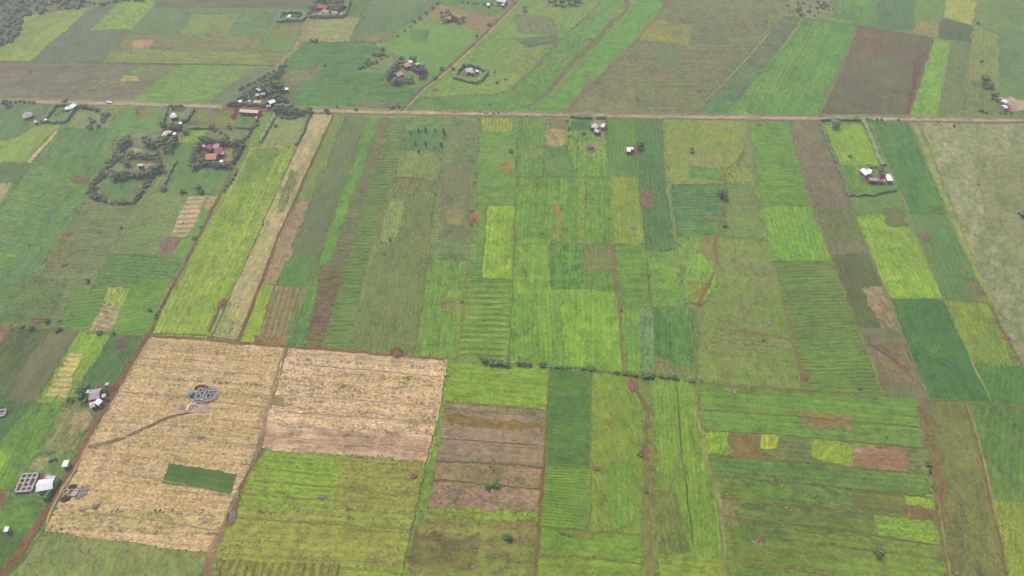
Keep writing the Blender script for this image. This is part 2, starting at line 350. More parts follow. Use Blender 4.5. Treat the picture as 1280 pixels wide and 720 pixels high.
F([(1146,26),(1176,22),(1170,48),(1140,41)], (148,144,104), alt=(132,150,88), ms=8, mot=.9)
F([(1183,-12),(1221,-12),(1217,32),(1180,22)], (168,178,84), alt=(150,170,78), label='yellow green plot at the top right edge')
F([(1177,22),(1217,32),(1213,53),(1172,48)], (106,128,96), alt=(120,124,98), d='h')
F([(1222,-12),(1340,-12),(1340,50),(1247,44),(1222,30)], (124,156,90), alt=(116,148,90), d='h', streak=.5)
# ---- left block, near side of the road
F([(-140,128),(160,132),(150,165),(20,420),(-260,405)], (108,150,84), alt=(100,142,86), d='h', streak=.4)
F([(-60,129),(66,132),(48,158),(22,182),(-60,190)], (108,140,94), alt=(98,138,94), grain=.5, label='grey green field round the thatched hut')
F([(46,155),(76,156),(52,178),(30,204),(-40,204),(0,178),(22,172)], (130,164,78), alt=(142,176,76), ms=12)
F([(97,132),(160,133),(136,160),(84,162)], (138,150,102), 'pasture', alt=(124,146,92), ms=10, mot=.8)
F([(84,160),(150,161),(112,220),(38,204),(52,190)], (104,146,88), d='v', ms=16)
F([(-40,203),(37,203),(22,231),(-40,231)], (108,128,88), alt=(98,138,78), ms=8, mot=.9)
F([(-40,230),(14,230),(4,250),(-40,252)], (158,156,108), alt=(120,146,84))
F([(37,205),(112,220),(98,262),(50,340),(-40,440),(-120,440),(0,262)], (106,150,78), alt=(96,138,84), ms=30, d='h', streak=.5, per=3.2, ramt=.35, label='long green field on the left, finely striped')
F([(66,270),(100,264),(86,300),(54,326),(10,382),(-60,420),(0,350),(36,305)], (94,136,88), alt=(104,144,80), ms=16, mot=.8, grain=.5)
F([(150,133),(206,134),(196,166),(160,182),(128,215),(104,252),(60,290),(112,215)], (110,156,84), alt=(104,148,84), d='h', ms=24)
F([(172,136),(188,137),(182,148),(168,148)], (132,136,98), mot=.8, ms=7)
F([(107,253),(172,256),(136,318),(112,352),(84,412),(-6,414),(46,350),(72,312)], (116,140,88), alt=(122,134,92), d='h', streak=.5, per=3., ramt=.3, ms=24, label='brown green field left of the tree ringed farm plot')
F([(78,290),(96,286),(84,320),(60,340),(56,330)], (134,134,90), alt=(118,136,84), ms=8, mot=.9)
F([(172,256),(236,244),(226,285),(200,320),(136,317)], (114,144,84), alt=(124,142,92), d='h', grain=.6, ms=14)
F([(234,242),(270,244),(262,264),(246,300),(230,323),(199,319),(216,290)], (110,158,76), alt=(104,148,78))
F([(236,246),(258,245),(247,272),(234,296),(214,296),(222,272)], (176,164,122), 'stubble_field', row=(138,140,92), d='h', per=4.6, ramt=.7, grain=.5, label='small tan striped stubble plot on the left')
F([(258,245),(271,245),(262,264),(252,260)], (156,142,110), 'ploughed_field', alt=(140,140,100))
F([(214,292),(225,297),(214,319),(199,319),(204,302)], (142,126,100), 'ploughed_field')
F([(135,318),(229,324),(212,354),(150,356),(130,372),(104,374)], (98,144,76), alt=(106,146,82), d='h', grain=.6, per=2.8, ramt=.45, label='dark green rows beyond the small yellow green patch')
F([(95,362),(136,358),(112,413),(68,412)], (98,148,72), d='h', per=2.8, ramt=.5, ms=12)
F([(160,356),(213,346),(187,420),(138,414)], (108,156,66), alt=(98,148,72), d='h', per=2.8, ramt=.35)
F([(135,360),(163,360),(152,386),(128,379)], (132,176,62), label='small vivid green patch in the left fields')
F([(128,379),(152,385),(138,414),(110,413)], (156,150,110), 'stubble_field', row=(124,134,84), d='h', per=3.4, ramt=.6, label='small tan striped plot below the vivid green patch')
F([(-60,360),(70,352),(34,414),(-120,420)], (94,134,82), alt=(110,142,78), d='h', grain=.5)
F([(40,345),(84,350),(62,412),(0,412)], (110,138,84), d='h')
# wooded farm plot, red farm and neighbours
F([(150,172),(200,160),(234,170),(222,182),(190,240),(168,258),(104,254),(118,228)], (118,138,92), 'pasture', alt=(142,144,106), ms=10, mot=.9, grain=.5, label='rough ground inside the tree ringed farm plot')
F([(132,222),(180,222),(168,253),(118,250)], (102,148,86), alt=(118,138,98), ms=8, mot=.8)
F([(160,183),(182,186),(176,198),(150,200)], (158,156,112), 'bare_ground', alt=(140,144,100))
F([(176,202),(196,204),(190,212),(168,210)], (164,150,114), 'bare_ground', alt=(140,144,100), mot=.8, ms=6)
F([(207,134),(241,135),(232,158),(204,157)], (136,152,98), 'farmyard', alt=(122,148,92), ms=6)
F([(242,136),(299,138),(290,161),(232,161)], (126,132,98), 'ploughed_field', row=(112,138,90), d='h', per=3.4, ramt=.5, label='brown striped plot beside the two white roofed farmsteads')
F([(232,161),(264,162),(250,180),(226,180)], (130,172,70), alt=(118,162,76), ms=8)
F([(262,162),(318,162),(305,184),(252,180)], (124,140,102), 'farmyard', alt=(136,138,106), ms=7, mot=.9)
F([(222,180),(246,180),(236,212),(206,240),(192,240),(212,205)], (112,152,86), alt=(100,142,84), ms=10, mot=.8)
F([(239,210),(296,208),(281,241),(262,244),(204,240),(216,222)], (104,148,88), alt=(118,148,88), ms=12)
F([(246,180),(302,178),(291,207),(240,209)], (124,102,84), 'farmyard', alt=(140,112,92), ms=6, mot=.8, label='red earth yard of the tree ringed red roofed farm')
F([(282,184),(298,182),(288,202),(279,200)], (148,138,104), 'bare_ground', alt=(124,140,90), ms=5)
F([(300,137),(330,140),(318,160),(292,160)], (112,148,86), alt=(104,140,84))
F([(294,137),(328,138),(324,147),(318,146),(300,143),(296,150),(290,150)], (142,92,80), 'bare_ground', alt=(150,108,90))
F([(288,132),(365,134),(372,112),(350,96),(340,96),(310,112)], (106,136,92), 'farmyard', alt=(126,130,100), ms=7, mot=.8, label='ground inside the hedged farmstead by the road')
F([(318,118),(334,118),(332,130),(316,129)], (134,124,96), 'bare_ground', alt=(150,140,106))
# ---- middle strips
F([(328,140),(344,141),(326,178),(310,184),(318,160)], (126,162,76))
F([(345,144),(386,143),(371,184),(326,182)], (136,158,94), 'pasture', alt=(150,160,104), ms=8, mot=.7, label='pale hedged plot just below the road')
F([(328,180),(371,183),(367,190),(326,186)], (150,170,98), d='h')
F([(314,184),(370,185),(263,427),(188,420)], (130,168,60), alt=(144,170,72), ms=28, streak=.7, mot=.8, label='long vivid green field sloping down left of the tan strip')
F([(318,186),(352,187),(330,225),(296,232)], (126,158,70), alt=(112,148,76), mot=.8)
F([(392,143),(416,144),(399,182),(322,366),(297,431),(263,427),(370,185)], (170,160,118), 'fallow_strip', alt=(150,154,98), row=(124,146,82), ms=12, mot=.8, fleck=.35, streak=.5, label='long tan fallow strip running down from the road')
F([(366,212),(374,217),(356,262),(346,268),(350,244)], (114,140,82), alt=(140,148,92), mot=.8, ms=6)
F([(270,380),(300,378),(284,428),(260,426)], (138,154,88), alt=(160,156,110), mot=.8, ms=8)
F([(417,144),(431,145),(404,215),(380,262),(366,262),(399,182)], (128,152,82), alt=(116,146,84))
F([(431,145),(460,146),(436,225),(402,322),(394,358),(346,357),(382,265),(405,215)], (112,134,92), alt=(118,128,94), ms=22, label='grey green strip beside the pinkish earth strip')
F([(372,250),(386,255),(352,342),(345,358),(325,357)], (152,132,106), 'ploughed_field', alt=(144,138,104), label='pinkish bare earth wedge beside the red track')
F([(361,324),(394,322),(380,360),(347,357)], (102,150,76))
F([(328,357),(344,357),(319,428),(299,431)], (148,180,52), label='narrow yellow green strip at the foot of the earth wedge')
F([(345,357),(379,359),(359,432),(319,430)], (144,134,102), 'ploughed_field', row=(118,112,82), d='v', alt=(132,134,92), per=3.2, ramt=.5, grain=.7, clump=.6, ms=10, label='speckled brown plot above the stubble')
F([(318,420),(362,424),(359,432),(316,430)], (134,122,94), 'ploughed_field', d='h')
F([(458,146),(475,147),(402,361),(381,433),(358,432),(392,345)], (104,156,70), alt=(96,146,72), ms=18, label='slim bright green strip beside the grey brown rows')
F([(360,398),(388,400),(380,432),(358,432)], (102,146,80))
F([(475,146),(488,147),(423,361),(402,434),(381,433),(402,361)], (112,132,86), 'ploughed_field', row=(108,118,84), d='h', per=3.2, ramt=.7, ms=16, label='grey brown strip with close cross rows')
F([(402,330),(432,332),(404,434),(381,433)], (122,118,88), 'ploughed_field', row=(108,112,78), d='h', per=3.2, ramt=.6)
F([(487,147),(512,147),(496,212),(478,262),(452,360),(441,439),(402,434),(423,361)], (108,148,76), row=(104,130,82), d='h', per=3.2, ramt=.8, ms=20, streak=.2, label='green strip of strongly marked cross rows')
F([(512,147),(600,148),(596,200),(550,226),(497,222)], (110,150,88), alt=(102,142,92), d='h', ms=14)
F([(505,163),(556,163),(552,190),(500,190)], (98,140,90), alt=(106,146,92), grain=.5, label='grey green plot with a few dark cypresses')
F([(500,188),(552,190),(547,226),(496,222)], (122,152,82), alt=(132,148,84), label='small gridded yellow green plot below the cypresses')
F([(496,222),(548,226),(534,325),(518,445),(441,439),(476,270)], (118,136,84), alt=(110,140,84), ms=30, mot=.7, label='long smooth olive green field down to the stubble')
F([(492,222),(530,222),(522,240),(492,248)], (132,130,96), alt=(116,144,84), ms=7, mot=.9)
F([(487,248),(506,250),(499,292),(489,304),(473,300)], (126,160,78), alt=(142,150,98), ms=8, mot=.8, label='pale weedy patch in the long olive green field')
F([(556,148),(601,148),(594,325),(534,325),(548,226)], (114,142,92), alt=(120,134,94), ms=25, mot=.9, d='h')
F([(555,205),(592,205),(588,300),(548,300)], (118,134,94), alt=(130,128,98), ms=15, mot=.8)
F([(535,324),(583,327),(572,448),(518,445)], (116,158,72), alt=(104,150,70), ms=10, mot=.7, grain=.8, clump=.6, label='mottled yellow green field left of the ladder striped field')
F([(560,363),(577,363),(575,374),(560,373)], (134,176,66))
F([(553,376),(576,378),(575,390),(548,386)], (136,140,90), 'ploughed_field', alt=(150,140,104))
F([(600,148),(648,149),(645,256),(608,256),(602,349),(583,348),(596,225)], (108,154,78), alt=(116,158,76), d='h')
F([(602,147),(641,148),(640,165),(601,164)], (128,148,80), row=(160,176,72), d='v', per=2.6, ramt=.7, label='tiny yellow striped plot below the road')
F([(609,257),(645,257),(642,350),(602,349)], (140,182,44), alt=(118,170,50), ms=6, mot=.7, grain=.6, clump=.6, label='vivid yellow green rectangle in the middle')
F([(583,348),(642,350),(636,449),(571,447)], (116,158,66), row=(140,170,72), d='h', per=4.1, ramt=.8, streak=.2, label='ladder striped green field at the centre')
F([(648,149),(683,150),(681,221),(645,220)], (112,154,78), alt=(102,148,80))
F([(645,182),(680,183),(680,221),(644,220)], (106,156,74), mot=.3)
F([(683,148),(710,149),(709,183),(683,184)], (166,152,112), 'ploughed_field', alt=(140,142,96), ms=7, label='small tan bare patch just below the road')
F([(683,148),(710,149),(710,162),(684,162)], (124,132,98), 'ploughed_field', alt=(134,130,100))
F([(680,183),(722,183),(722,221),(680,221)], (100,146,78), alt=(114,144,92), ms=8, mot=.8)
F([(710,149),(758,150),(760,221),(720,221),(710,183)], (112,164,76), alt=(132,172,72), ms=9, mot=.9)
F([(712,150),(742,151),(738,163),(712,164)], (96,142,90), ms=5)
F([(758,149),(794,150),(797,221),(760,221)], (104,152,80), alt=(98,144,84), ms=10, grain=.6)
F([(645,221),(764,222),(766,306),(645,298)], (114,164,62), alt=(106,156,68), ms=20, streak=.8, mot=.8, label='wide bright green field in the middle, upper')
F([(692,255),(702,255),(702,298),(690,298)], (126,146,76), ms=9)
F([(724,230),(732,230),(728,300),(722,300)], (128,160,66))
F([(641,297),(689,300),(688,365),(636,362)], (126,176,56), alt=(114,168,60), streak=.6)
F([(636,360),(774,362),(778,464),(636,452)], (122,174,56), alt=(110,162,62), ms=26, streak=.8, mot=.8, label='wide vivid green field in the middle, lower')
F([(637,364),(700,368),(706,452),(636,448)], (106,160,64), alt=(118,170,60), mot=.8, ms=12, streak=.6)
F([(688,304),(731,306),(728,362),(688,362)], (96,152,64), alt=(108,158,60), ms=7, grain=.8, clump=.7, label='small dark speckled green square in the middle')
F([(731,306),(766,306),(770,344),(729,343)], (122,142,82), alt=(136,132,90), ms=10)
F([(728,343),(770,344),(772,364),(727,362)], (108,156,66))
F([(762,220),(799,222),(808,306),(767,306)], (132,164,66), alt=(118,154,72), ms=9, mot=.8, clump=.5, label='yellowish plot beside the dark strip')
F([(764,222),(780,222),(782,256),(768,258)], (148,162,74), alt=(134,160,74), ms=8)
F([(767,306),(808,306),(816,384),(776,382)], (118,168,66), alt=(98,144,74), d='h', ms=9, mot=.8, streak=.8)
F([(793,149),(829,150),(837,190),(849,314),(808,314),(798,222)], (94,134,86), alt=(102,136,92), ms=12, grain=.6, clump=.5, label='long dark green strip right of the white roofed hut')
F([(800,236),(820,240),(818,260),(802,260)], (122,126,92), 'ploughed_field', mot=.6)
F([(828,150),(837,190),(849,314),(868,470),(860,470),(844,314),(833,222)], (122,150,82))
F([(808,314),(847,314),(856,384),(816,384)], (116,168,62), alt=(104,140,84), d='h', ms=8, mot=.8)
F([(776,382),(801,383),(803,465),(779,464)], (106,160,74), alt=(124,168,62), ms=10)
F([(800,384),(818,385),(818,466),(802,465)], (114,152,102), alt=(106,158,78), ms=16, label='pale bluish green narrow plot')
F([(816,384),(866,385),(872,474),(818,466)], (96,146,74), alt=(88,134,72), ms=9, grain=.8, clump=.6, label='dark mottled plot above the tree line')
F([(822,448),(870,462),(872,474),(814,466)], (134,134,94), alt=(108,146,80), ms=6)
F([(828,150),(937,152),(928,190),(906,230),(838,230)], (128,154,78), 'pasture', alt=(140,150,90), ms=14, mot=.9, clump=.4, label='yellowish pasture below the road right of the dark strip')
F([(862,208),(905,212),(904,226),(860,224)], (106,152,80))
F([(838,230),(908,230),(904,294),(845,296)], (100,144,84), row=(88,130,78), d='h', per=3., ramt=.6, label='green rows around the lone round tree')
F([(906,230),(946,230),(962,302),(903,294)], (116,150,80), alt=(128,146,90), d='h')
F([(937,152),(986,153),(1014,256),(947,257)], (108,156,76), alt=(116,160,72), d='h', ms=22, label='smooth green field left of the grey brown strip')
F([(900,228),(938,190),(948,257),(962,302),(956,302),(942,230)], (124,152,82))
F([(845,296),(900,300),(896,360),(884,380),(858,378)], (122,172,66), alt=(116,154,78), ms=8, mot=.8, label='bright wet meadow beside the red gully')
F([(872,296),(898,300),(893,330),(874,314)], (142,138,92), 'bare_ground', alt=(120,140,82), ms=6)
F([(862,352),(890,352),(882,378),(860,374)], (134,144,62), alt=(116,150,72), ms=6)
F([(898,298),(962,302),(978,375),(990,430),(1001,487),(874,477),(872,384),(894,362)], (118,152,74), 'pasture', alt=(128,142,84), ms=25, mot=.9, streak=.4, label='olive pasture left of the striped field')
F([(893,412),(986,420),(990,434),(900,445),(886,440)], (132,142,84), alt=(124,146,78), d='h')
F([(948,257),(1021,258),(1041,327),(966,327)], (108,164,64), alt=(118,172,58), ms=14, label='bright green plot above the striped field')
F([(968,328),(1042,327),(1102,496),(1001,487)], (112,150,72), row=(94,120,70), alt=(130,140,84), d='h', per=2.5, ramt=.85, ms=18, streak=.2, label='large field of fine green stripes right of centre')
F([(986,153),(1025,152),(1063,250),(1102,358),(1160,498),(1102,494),(1041,327),(1014,256)], (130,124,100), 'ploughed_field', alt=(116,128,90), ms=20, mot=.8, grain=.5, clump=.4, label='long grey brown strip left of the hedged bright plot')
F([(1020,262),(1066,262),(1080,300),(1034,300)], (112,136,84), alt=(124,124,88))
F([(1040,318),(1086,318),(1102,358),(1082,358),(1098,408),(1072,410)], (102,122,80), alt=(116,120,84), ms=12)
F([(1083,358),(1105,358),(1124,408),(1098,410)], (150,138,106), 'ploughed_field', alt=(136,132,96), ms=7)
F([(1090,430),(1134,432),(1148,478),(1110,480)], (144,122,100), 'ploughed_field', alt=(124,126,90), ms=8, mot=.9)
# hedged bright plot and right-hand fields
F([(1027,153),(1079,153),(1113,230),(1112,243),(1064,244)], (112,158,74), alt=(100,146,76), ms=9, label='grass plot inside the hedge round the white roofed farm')
F([(1030,156),(1078,156),(1100,207),(1050,207)], (138,178,58), alt=(122,168,64), ms=9, mot=.8, streak=.2, label='vivid yellow green plot inside the hedge')
F([(1076,214),(1112,216),(1112,230),(1078,228)], (128,128,92), 'farmyard', alt=(138,126,98), ms=4)
F([(1062,246),(1122,243),(1132,266),(1104,260),(1068,272)], (102,144,82), alt=(112,148,80), d='h')
F([(1068,270),(1106,268),(1112,283),(1134,280),(1180,374),(1113,374)], (132,178,50), alt=(124,164,60), ms=13, mot=.8, streak=.5, label='vivid yellow green strip on the right')
F([(1103,259),(1131,265),(1134,281),(1124,284),(1110,282)], (124,122,92), 'ploughed_field', alt=(112,132,84))
F([(1085,152),(1135,153),(1182,266),(1136,266)], (96,146,80), row=(86,132,76), d='v', per=1.9, ramt=.4, ms=18, label='dark green maize strip beside the hedged farm')
ribbon('pasture_verge', [(1143,154),(1190,268),(1239,380)], 4, (128,148,84), jag=.6)
F([(1136,266),(1181,266),(1236,379),(1181,377)], (98,138,82), alt=(104,144,80), ms=16, label='dark green plot with a red ringed mound')
F([(1205,340),(1222,352),(1238,380),(1215,378)], (116,124,90), mot=.6)
F([(1113,373),(1181,376),(1240,503),(1160,498)], (82,130,66), alt=(92,140,70), row=(70,114,60), d='v', per=1.9, ramt=.45, ms=10, grain=.8, clump=.4, label='dense dark green maize block on the right')
F([(1150,153),(1340,156),(1340,470),(1278,458),(1240,380)], (128,146,92), 'pasture', alt=(148,150,110), row=(112,134,82), ms=10, mot=1., grain=.5, clump=.6, streak=.1, fleck=.35, label='wide pale rough pasture on the right edge')
F([(1215,190),(1300,200),(1300,300),(1235,290)], (126,142,90), 'pasture', alt=(144,148,106), row=(114,134,82), ms=14, mot=.9, fleck=.3, streak=.1)
F([(1181,376),(1239,380),(1272,457),(1218,456)], (132,160,54), alt=(112,146,62), ms=12, mot=.8, streak=.4, label='mottled yellow green block beside the dark maize')
F([(1219,456),(1340,460),(1340,512),(1240,504)], (86,138,62), alt=(100,142,70), d='v', grain=.7, clump=.5)
# ---- bottom left
F([(-60,406),(98,415),(44,503),(-60,560)], (104,120,80), alt=(114,118,84), ms=14, grain=.5)
F([(-60,406),(17,408),(-10,440),(-60,440)], (148,126,98), 'ploughed_field', alt=(132,130,92))
F([(15,411),(62,414),(0,500),(-60,500)], (98,118,74), alt=(110,118,82), grain=.7, clump=.5, label='dark brown green plot at the left edge')
F([(60,414),(98,416),(46,502),(6,500)], (118,122,92), 'ploughed_field', alt=(108,124,84), label='grey strip left of the vivid green strip')
F([(-60,500),(44,502),(24,545),(-60,590)], (84,126,78), alt=(96,128,80), ms=8, grain=.7, clump=.6)
F([(98,416),(139,418),(100,490),(80,505),(45,503)], (128,170,58), alt=(118,162,62), label='vivid green strip on the left above the farmstead')
F([(89,440),(105,441),(92,470),(86,496),(56,496),(72,468)], (170,164,112), 'stubble_field', row=(134,150,74), d='h', per=3.2, ramt=.6, label='ragged tan patch in the vivid green strip')
F([(139,418),(179,421),(152,470),(134,508),(98,508),(102,480)], (88,130,74), alt=(98,128,82), ms=8, mot=.8, grain=.6)
F([(150,421),(166,422),(156,440),(146,438)], (122,120,88), 'ploughed_field')
F([(45,503),(82,505),(64,548),(24,612),(-60,615)], (108,156,66), alt=(98,148,70), ms=18, label='smooth green field on the left edge')
F([(-60,562),(15,565),(5,588),(-60,592)], (136,184,52))
F([(78,508),(124,512),(104,548),(92,566),(50,566)], (118,134,86), alt=(146,142,98), ms=7, mot=.9, grain=.7)
F([(94,514),(118,516),(104,540),(86,542)], (144,134,98), 'ploughed_field', alt=(170,158,116), ms=4, mot=.8)
F([(52,564),(94,566),(66,620),(14,618),(28,585)], (104,142,76), 'farmyard', alt=(118,140,90), ms=8, label='grassy yard round the roofless stone house')
F([(44,575),(58,574),(56,586),(42,588)], (146,146,106), 'bare_ground', alt=(160,132,100))
F([(12,620),(64,620),(44,662),(-20,704),(-60,704)], (96,148,66), row=(118,150,74), d='h', per=3., ramt=.6, label='cross striped green plot at the lower left')
F([(-60,612),(12,616),(2,640),(-60,645)], (136,112,88), 'ploughed_field')
F([(-60,662),(40,664),(14,735),(-60,740)], (90,128,72), alt=(104,116,76), ms=8, mot=.8, grain=.6)
F([(187,422),(356,434),(326,560),(298,618),(264,691),(56,664),(128,525)], (188,165,122), 'stubble_field', alt=(176,157,110), row=(150,136,96), d='h', ms=12, mot=.8, streak=.9, grain=.95, clump=.3, fleck=.12, per=3., ramt=.22, label='large tan stubble field with two dug building sites')
F([(180,455),(330,466),(322,482),(175,470)], (176,158,116), 'stubble_field', alt=(190,168,126), row=(150,144,98), d='h', mot=.8, ms=9, fleck=.2, streak=.7, grain=1.)
F([(80,640),(290,640),(276,668),(64,660)], (178,160,118), 'stubble_field', alt=(160,154,100), row=(146,144,90), d='h', mot=.8, ms=9, fleck=.2, streak=.7, grain=1.)
F([(214,578),(297,594),(288,620),(202,603)], (92,128,62), alt=(98,132,66), grain=.2, clump=.1, d='h', label='dark green rectangle inside the stubble field')
F([(56,664),(264,691),(255,740),(-10,740),(34,700)], (124,146,82), 'pasture', alt=(134,140,92), ms=14, mot=.8, streak=.1, label='green grass below the stubble field')
F([(357,434),(559,449),(535,576),(470,570),(322,560)], (191,167,128), 'stubble_field', alt=(174,155,110), row=(140,132,84), d='h', ms=18, mot=.7, streak=.9, grain=1.1, clump=.35, fleck=.18, label='pinkish tan stubble field right of the cart track')
F([(380,436),(559,449),(554,462),(372,448)], (190,168,128), 'stubble_field', alt=(184,158,120), d='h', mot=.5, streak=.9, grain=.5)
F([(336,530),(548,545),(535,576),(322,560)], (188,164,130), 'stubble_field', alt=(158,130,98), d='h', ms=10, streak=1., grain=.5)
F([(506,470),(512,470),(510,482),(504,482)], (150,160,84))
F([(322,561),(536,577),(508,740),(255,740),(266,690),(300,620)], (146,160,76), alt=(132,162,64), row=(124,130,72), d='h', ms=14, mot=.8, streak=.6, grain=.7, clump=.5, fleck=.25, label='yellow green field below the stubble')
F([(330,563),(428,570),(416,636),(298,632),(312,590)], (124,166,58), alt=(140,162,68), row=(104,132,54), d='h', ms=9, mot=.7, fleck=.35, grain=.7, clump=.5)
F([(428,570),(534,578),(524,640),(418,634)], (144,150,82), alt=(150,146,90), row=(116,130,66), d='h', ms=8, fleck=.4, grain=.7)
F([(298,640),(522,650),(512,712),(276,700)], (150,154,84), alt=(140,154,72), d='h', ms=12, streak=.8, mot=.8)
F([(272,700),(425,706),(418,740),(262,740)], (146,148,76), row=(112,116,58), d='v', per=3.6, ramt=.6, grain=.7)
F([(554,502),(560,449),(570,452),(558,510),(533,640),(522,640),(506,740),(500,740),(520,640),(541,545)], (122,166,54), label='narrow green strip between the stubble and the brown plots')
F([(558,451),(688,461),(685,512),(553,502)], (126,172,50), alt=(136,172,58), d='h', ms=14, streak=.6, label='vivid green block right of the pink stubble')
F([(555,504),(684,513),(678,584),(546,575)], (150,134,112), 'ploughed_field', alt=(136,130,98), d='h', ms=14, streak=.9, grain=.5, label='purple brown ploughed block below the vivid green block')
F([(554,520),(684,530),(682,538),(552,530)], (126,118,88), 'ploughed_field', d='h')
F([(546,575),(679,585),(674,642),(534,636)], (154,134,110), 'ploughed_field', alt=(130,128,90), row=(168,152,120), d='h', ms=10, mot=.7, fleck=.5, grain=.8, clump=.5, label='speckled brown plot with green weeds')
F([(534,635),(675,642),(668,740),(504,740)], (134,130,92), 'ploughed_field', alt=(124,144,72), row=(140,118,100), d='h', ms=9, mot=.9, fleck=.4, streak=.8, grain=.7, label='weedy brown and green plot at the bottom')
F([(540,634),(675,640),(674,650),(560,648)], (120,160,56), d='h', ms=6)
F([(514,668),(600,670),(592,712),(506,712)], (124,116,90), 'ploughed_field', alt=(122,138,74), d='h', mot=.8, ms=7, grain=.6)
F([(688,462),(739,466),(737,588),(682,583)], (94,142,66), alt=(108,150,66), row=(86,120,62), d='h', per=1.5, ramt=.8, ms=14, streak=.1, label='dark green finely ribbed block below the tree line')
F([(682,582),(737,587),(737,662),(676,658)], (120,164,52), row=(100,138,52), d='h', per=1.5, ramt=.8, streak=.1, label='lighter green finely ribbed block')
F([(739,466),(786,470),(800,500),(803,560),(800,669),(737,663)], (132,158,60), alt=(112,154,62), ms=10, mot=.8, clump=.5, streak=.3, label='patchy yellow green field left of the ravine')
F([(764,580),(790,580),(792,655),(762,660)], (106,154,68), alt=(124,160,60), ms=6, mot=.8)
F([(676,658),(800,669),(801,699),(672,694)], (118,160,56), alt=(108,154,62), d='h')
F([(698,663),(762,667),(760,672),(696,668)], (122,126,84), 'ploughed_field', d='h')
F([(672,694),(801,700),(802,740),(666,740)], (126,164,54), alt=(128,152,68), d='h')
F([(786,468),(814,471),(822,520),(822,740),(802,740),(804,560),(800,500)], (128,134,82), 'ravine_bank', alt=(114,146,74), ms=8, mot=.8)
F([(812,471),(870,478),(876,550),(896,620),(908,740),(820,740),(820,540)], (122,162,58), alt=(112,156,62), ms=16, streak=.5, label='green strip right of the ravine')
F([(820,614),(846,614),(852,640),(864,692),(822,692)], (118,130,76), alt=(106,150,74), label='dull brown green patch right of the ravine')
F([(822,694),(906,702),(908,740),(820,740)], (136,154,66), alt=(118,158,58), d='h')
F([(872,478),(1146,499),(1152,560),(880,540),(876,500)], (106,152,68), alt=(112,144,78), d='h', streak=.6, label='green strips at the right below the pasture')
F([(1000,514),(1068,518),(1067,538),(999,533)], (136,130,94), 'ploughed_field', d='h', label='long bare brown patch in the green strips')
F([(876,540),(1150,560),(1154,592),(882,568)], (116,132,80), alt=(112,144,78), d='h')
F([(876,537),(915,541),(914,568),(880,566)], (134,178,52), alt=(122,170,58))
F([(914,541),(951,543),(948,573),(914,569)], (138,130,92), 'ploughed_field')
F([(951,543),(973,545),(972,562),(951,561)], (150,184,52), label='tiny vivid yellow green square')
F([(1016,548),(1094,556),(1070,583),(1034,577),(1014,572)], (142,178,50), alt=(128,170,56), ms=9, label='vivid yellow green patch beside the pink bare patch')
F([(1068,558),(1092,560),(1136,560),(1138,590),(1066,583)], (152,124,94), 'ploughed_field', alt=(160,140,106), row=(122,126,78), ms=6, fleck=.2, label='pinkish bare patch at the lower right')
F([(882,568),(1156,592),(1164,622),(890,594)], (102,144,72), alt=(112,142,78), d='h', streak=.5)
F([(890,594),(1166,622),(1176,654),(900,626)], (108,146,70), alt=(116,138,80), d='h')
F([(1066,612),(1134,620),(1134,646),(1062,640)], (122,130,80), alt=(112,136,76), d='h')
F([(1132,619),(1170,623),(1173,639),(1132,633)], (136,176,56))
F([(1132,633),(1173,639),(1174,652),(1132,646)], (142,128,92), 'ploughed_field')
F([(902,626),(1094,643),(1092,672),(910,656)], (108,140,70), alt=(120,132,80), d='h', streak=.6)
F([(902,618),(922,622),(918,655),(926,670),(906,672),(900,640)], (138,126,94), 'ploughed_field', alt=(122,140,74), ms=6)
F([(1092,643),(1176,652),(1183,684),(1100,672)], (126,170,58), alt=(114,162,62), d='h', label='vivid green patch at the lower right')
F([(906,655),(1183,684),(1190,740),(908,740)], (122,154,60), alt=(112,142,72), d='h', ms=14, mot=.9, streak=.5, label='yellowish green strips along the bottom right')
F([(910,656),(1030,668),(1020,682),(912,676)], (106,142,70), d='h')
F([(1145,499),(1207,505),(1240,640),(1262,740),(1188,740),(1172,640)], (116,126,80), 'fallow_strip', alt=(128,130,88), row=(156,142,104), ms=10, grain=.7, clump=.5, mot=.8, fleck=.4, label='speckled fallow strip at the lower right')
F([(1145,501),(1156,503),(1172,570),(1186,640),(1200,740),(1187,740),(1170,620)], (132,118,90), 'bare_ground', alt=(124,126,86), ms=8, label='red earth edge of the fallow strip')
F([(1207,505),(1340,512),(1340,636),(1240,625)], (98,140,66), alt=(108,142,72), streak=.5, label='green field at the right bottom edge')
F([(1240,625),(1340,636),(1340,740),(1262,740)], (138,158,60), alt=(124,150,64), ms=10, mot=.8, label='yellow green corner field at the bottom right')
# ================================================================== ROADS, TRACKS, FIELD EDGES

ribbon('field_margin', [(-80,122),(160,127),(330,133),(505,138),(640,139.5),(800,142.5),(960,144),(1100,145),(1340,147.5)], 3, (128,150,88), jag=.6)
ribbon('road_shoulder', [(-80,125.5),(45,128),(137,130),(200,132),(290,134.8),(320,136.5),(400,139),(500,141),(640,143),(800,146),(960,148),(1100,149),(1280,151),(1340,151.5)], 7.6, (140,124,96), (128,136,92), jag=.3)
ribbon('dirt_road', [(-80,125),(45,127.5),(137,129.5),(200,131.5),(290,134.3),(320,136),(400,138.6),(500,140.7),(640,142.6),(800,145.6),(960,147.6),(1100,148.6),(1280,150.6),(1340,151)], 5.4, (172,154,130), (160,136,112), jag=.12, label='main pale red dirt road crossing the whole plain')
ribbon('road_shoulder', [(278,134),(320,136.2),(352,137.4)], 8, (158,104,84), jag=.3)
ribbon('dirt_track', [(501,139),(516,124),(530,109),(546,96),(590,57),(625,23),(655,-6)], (3.4,4.4), (142,110,92), (126,104,88), jag=.3, label='red diagonal track running away beyond the road')
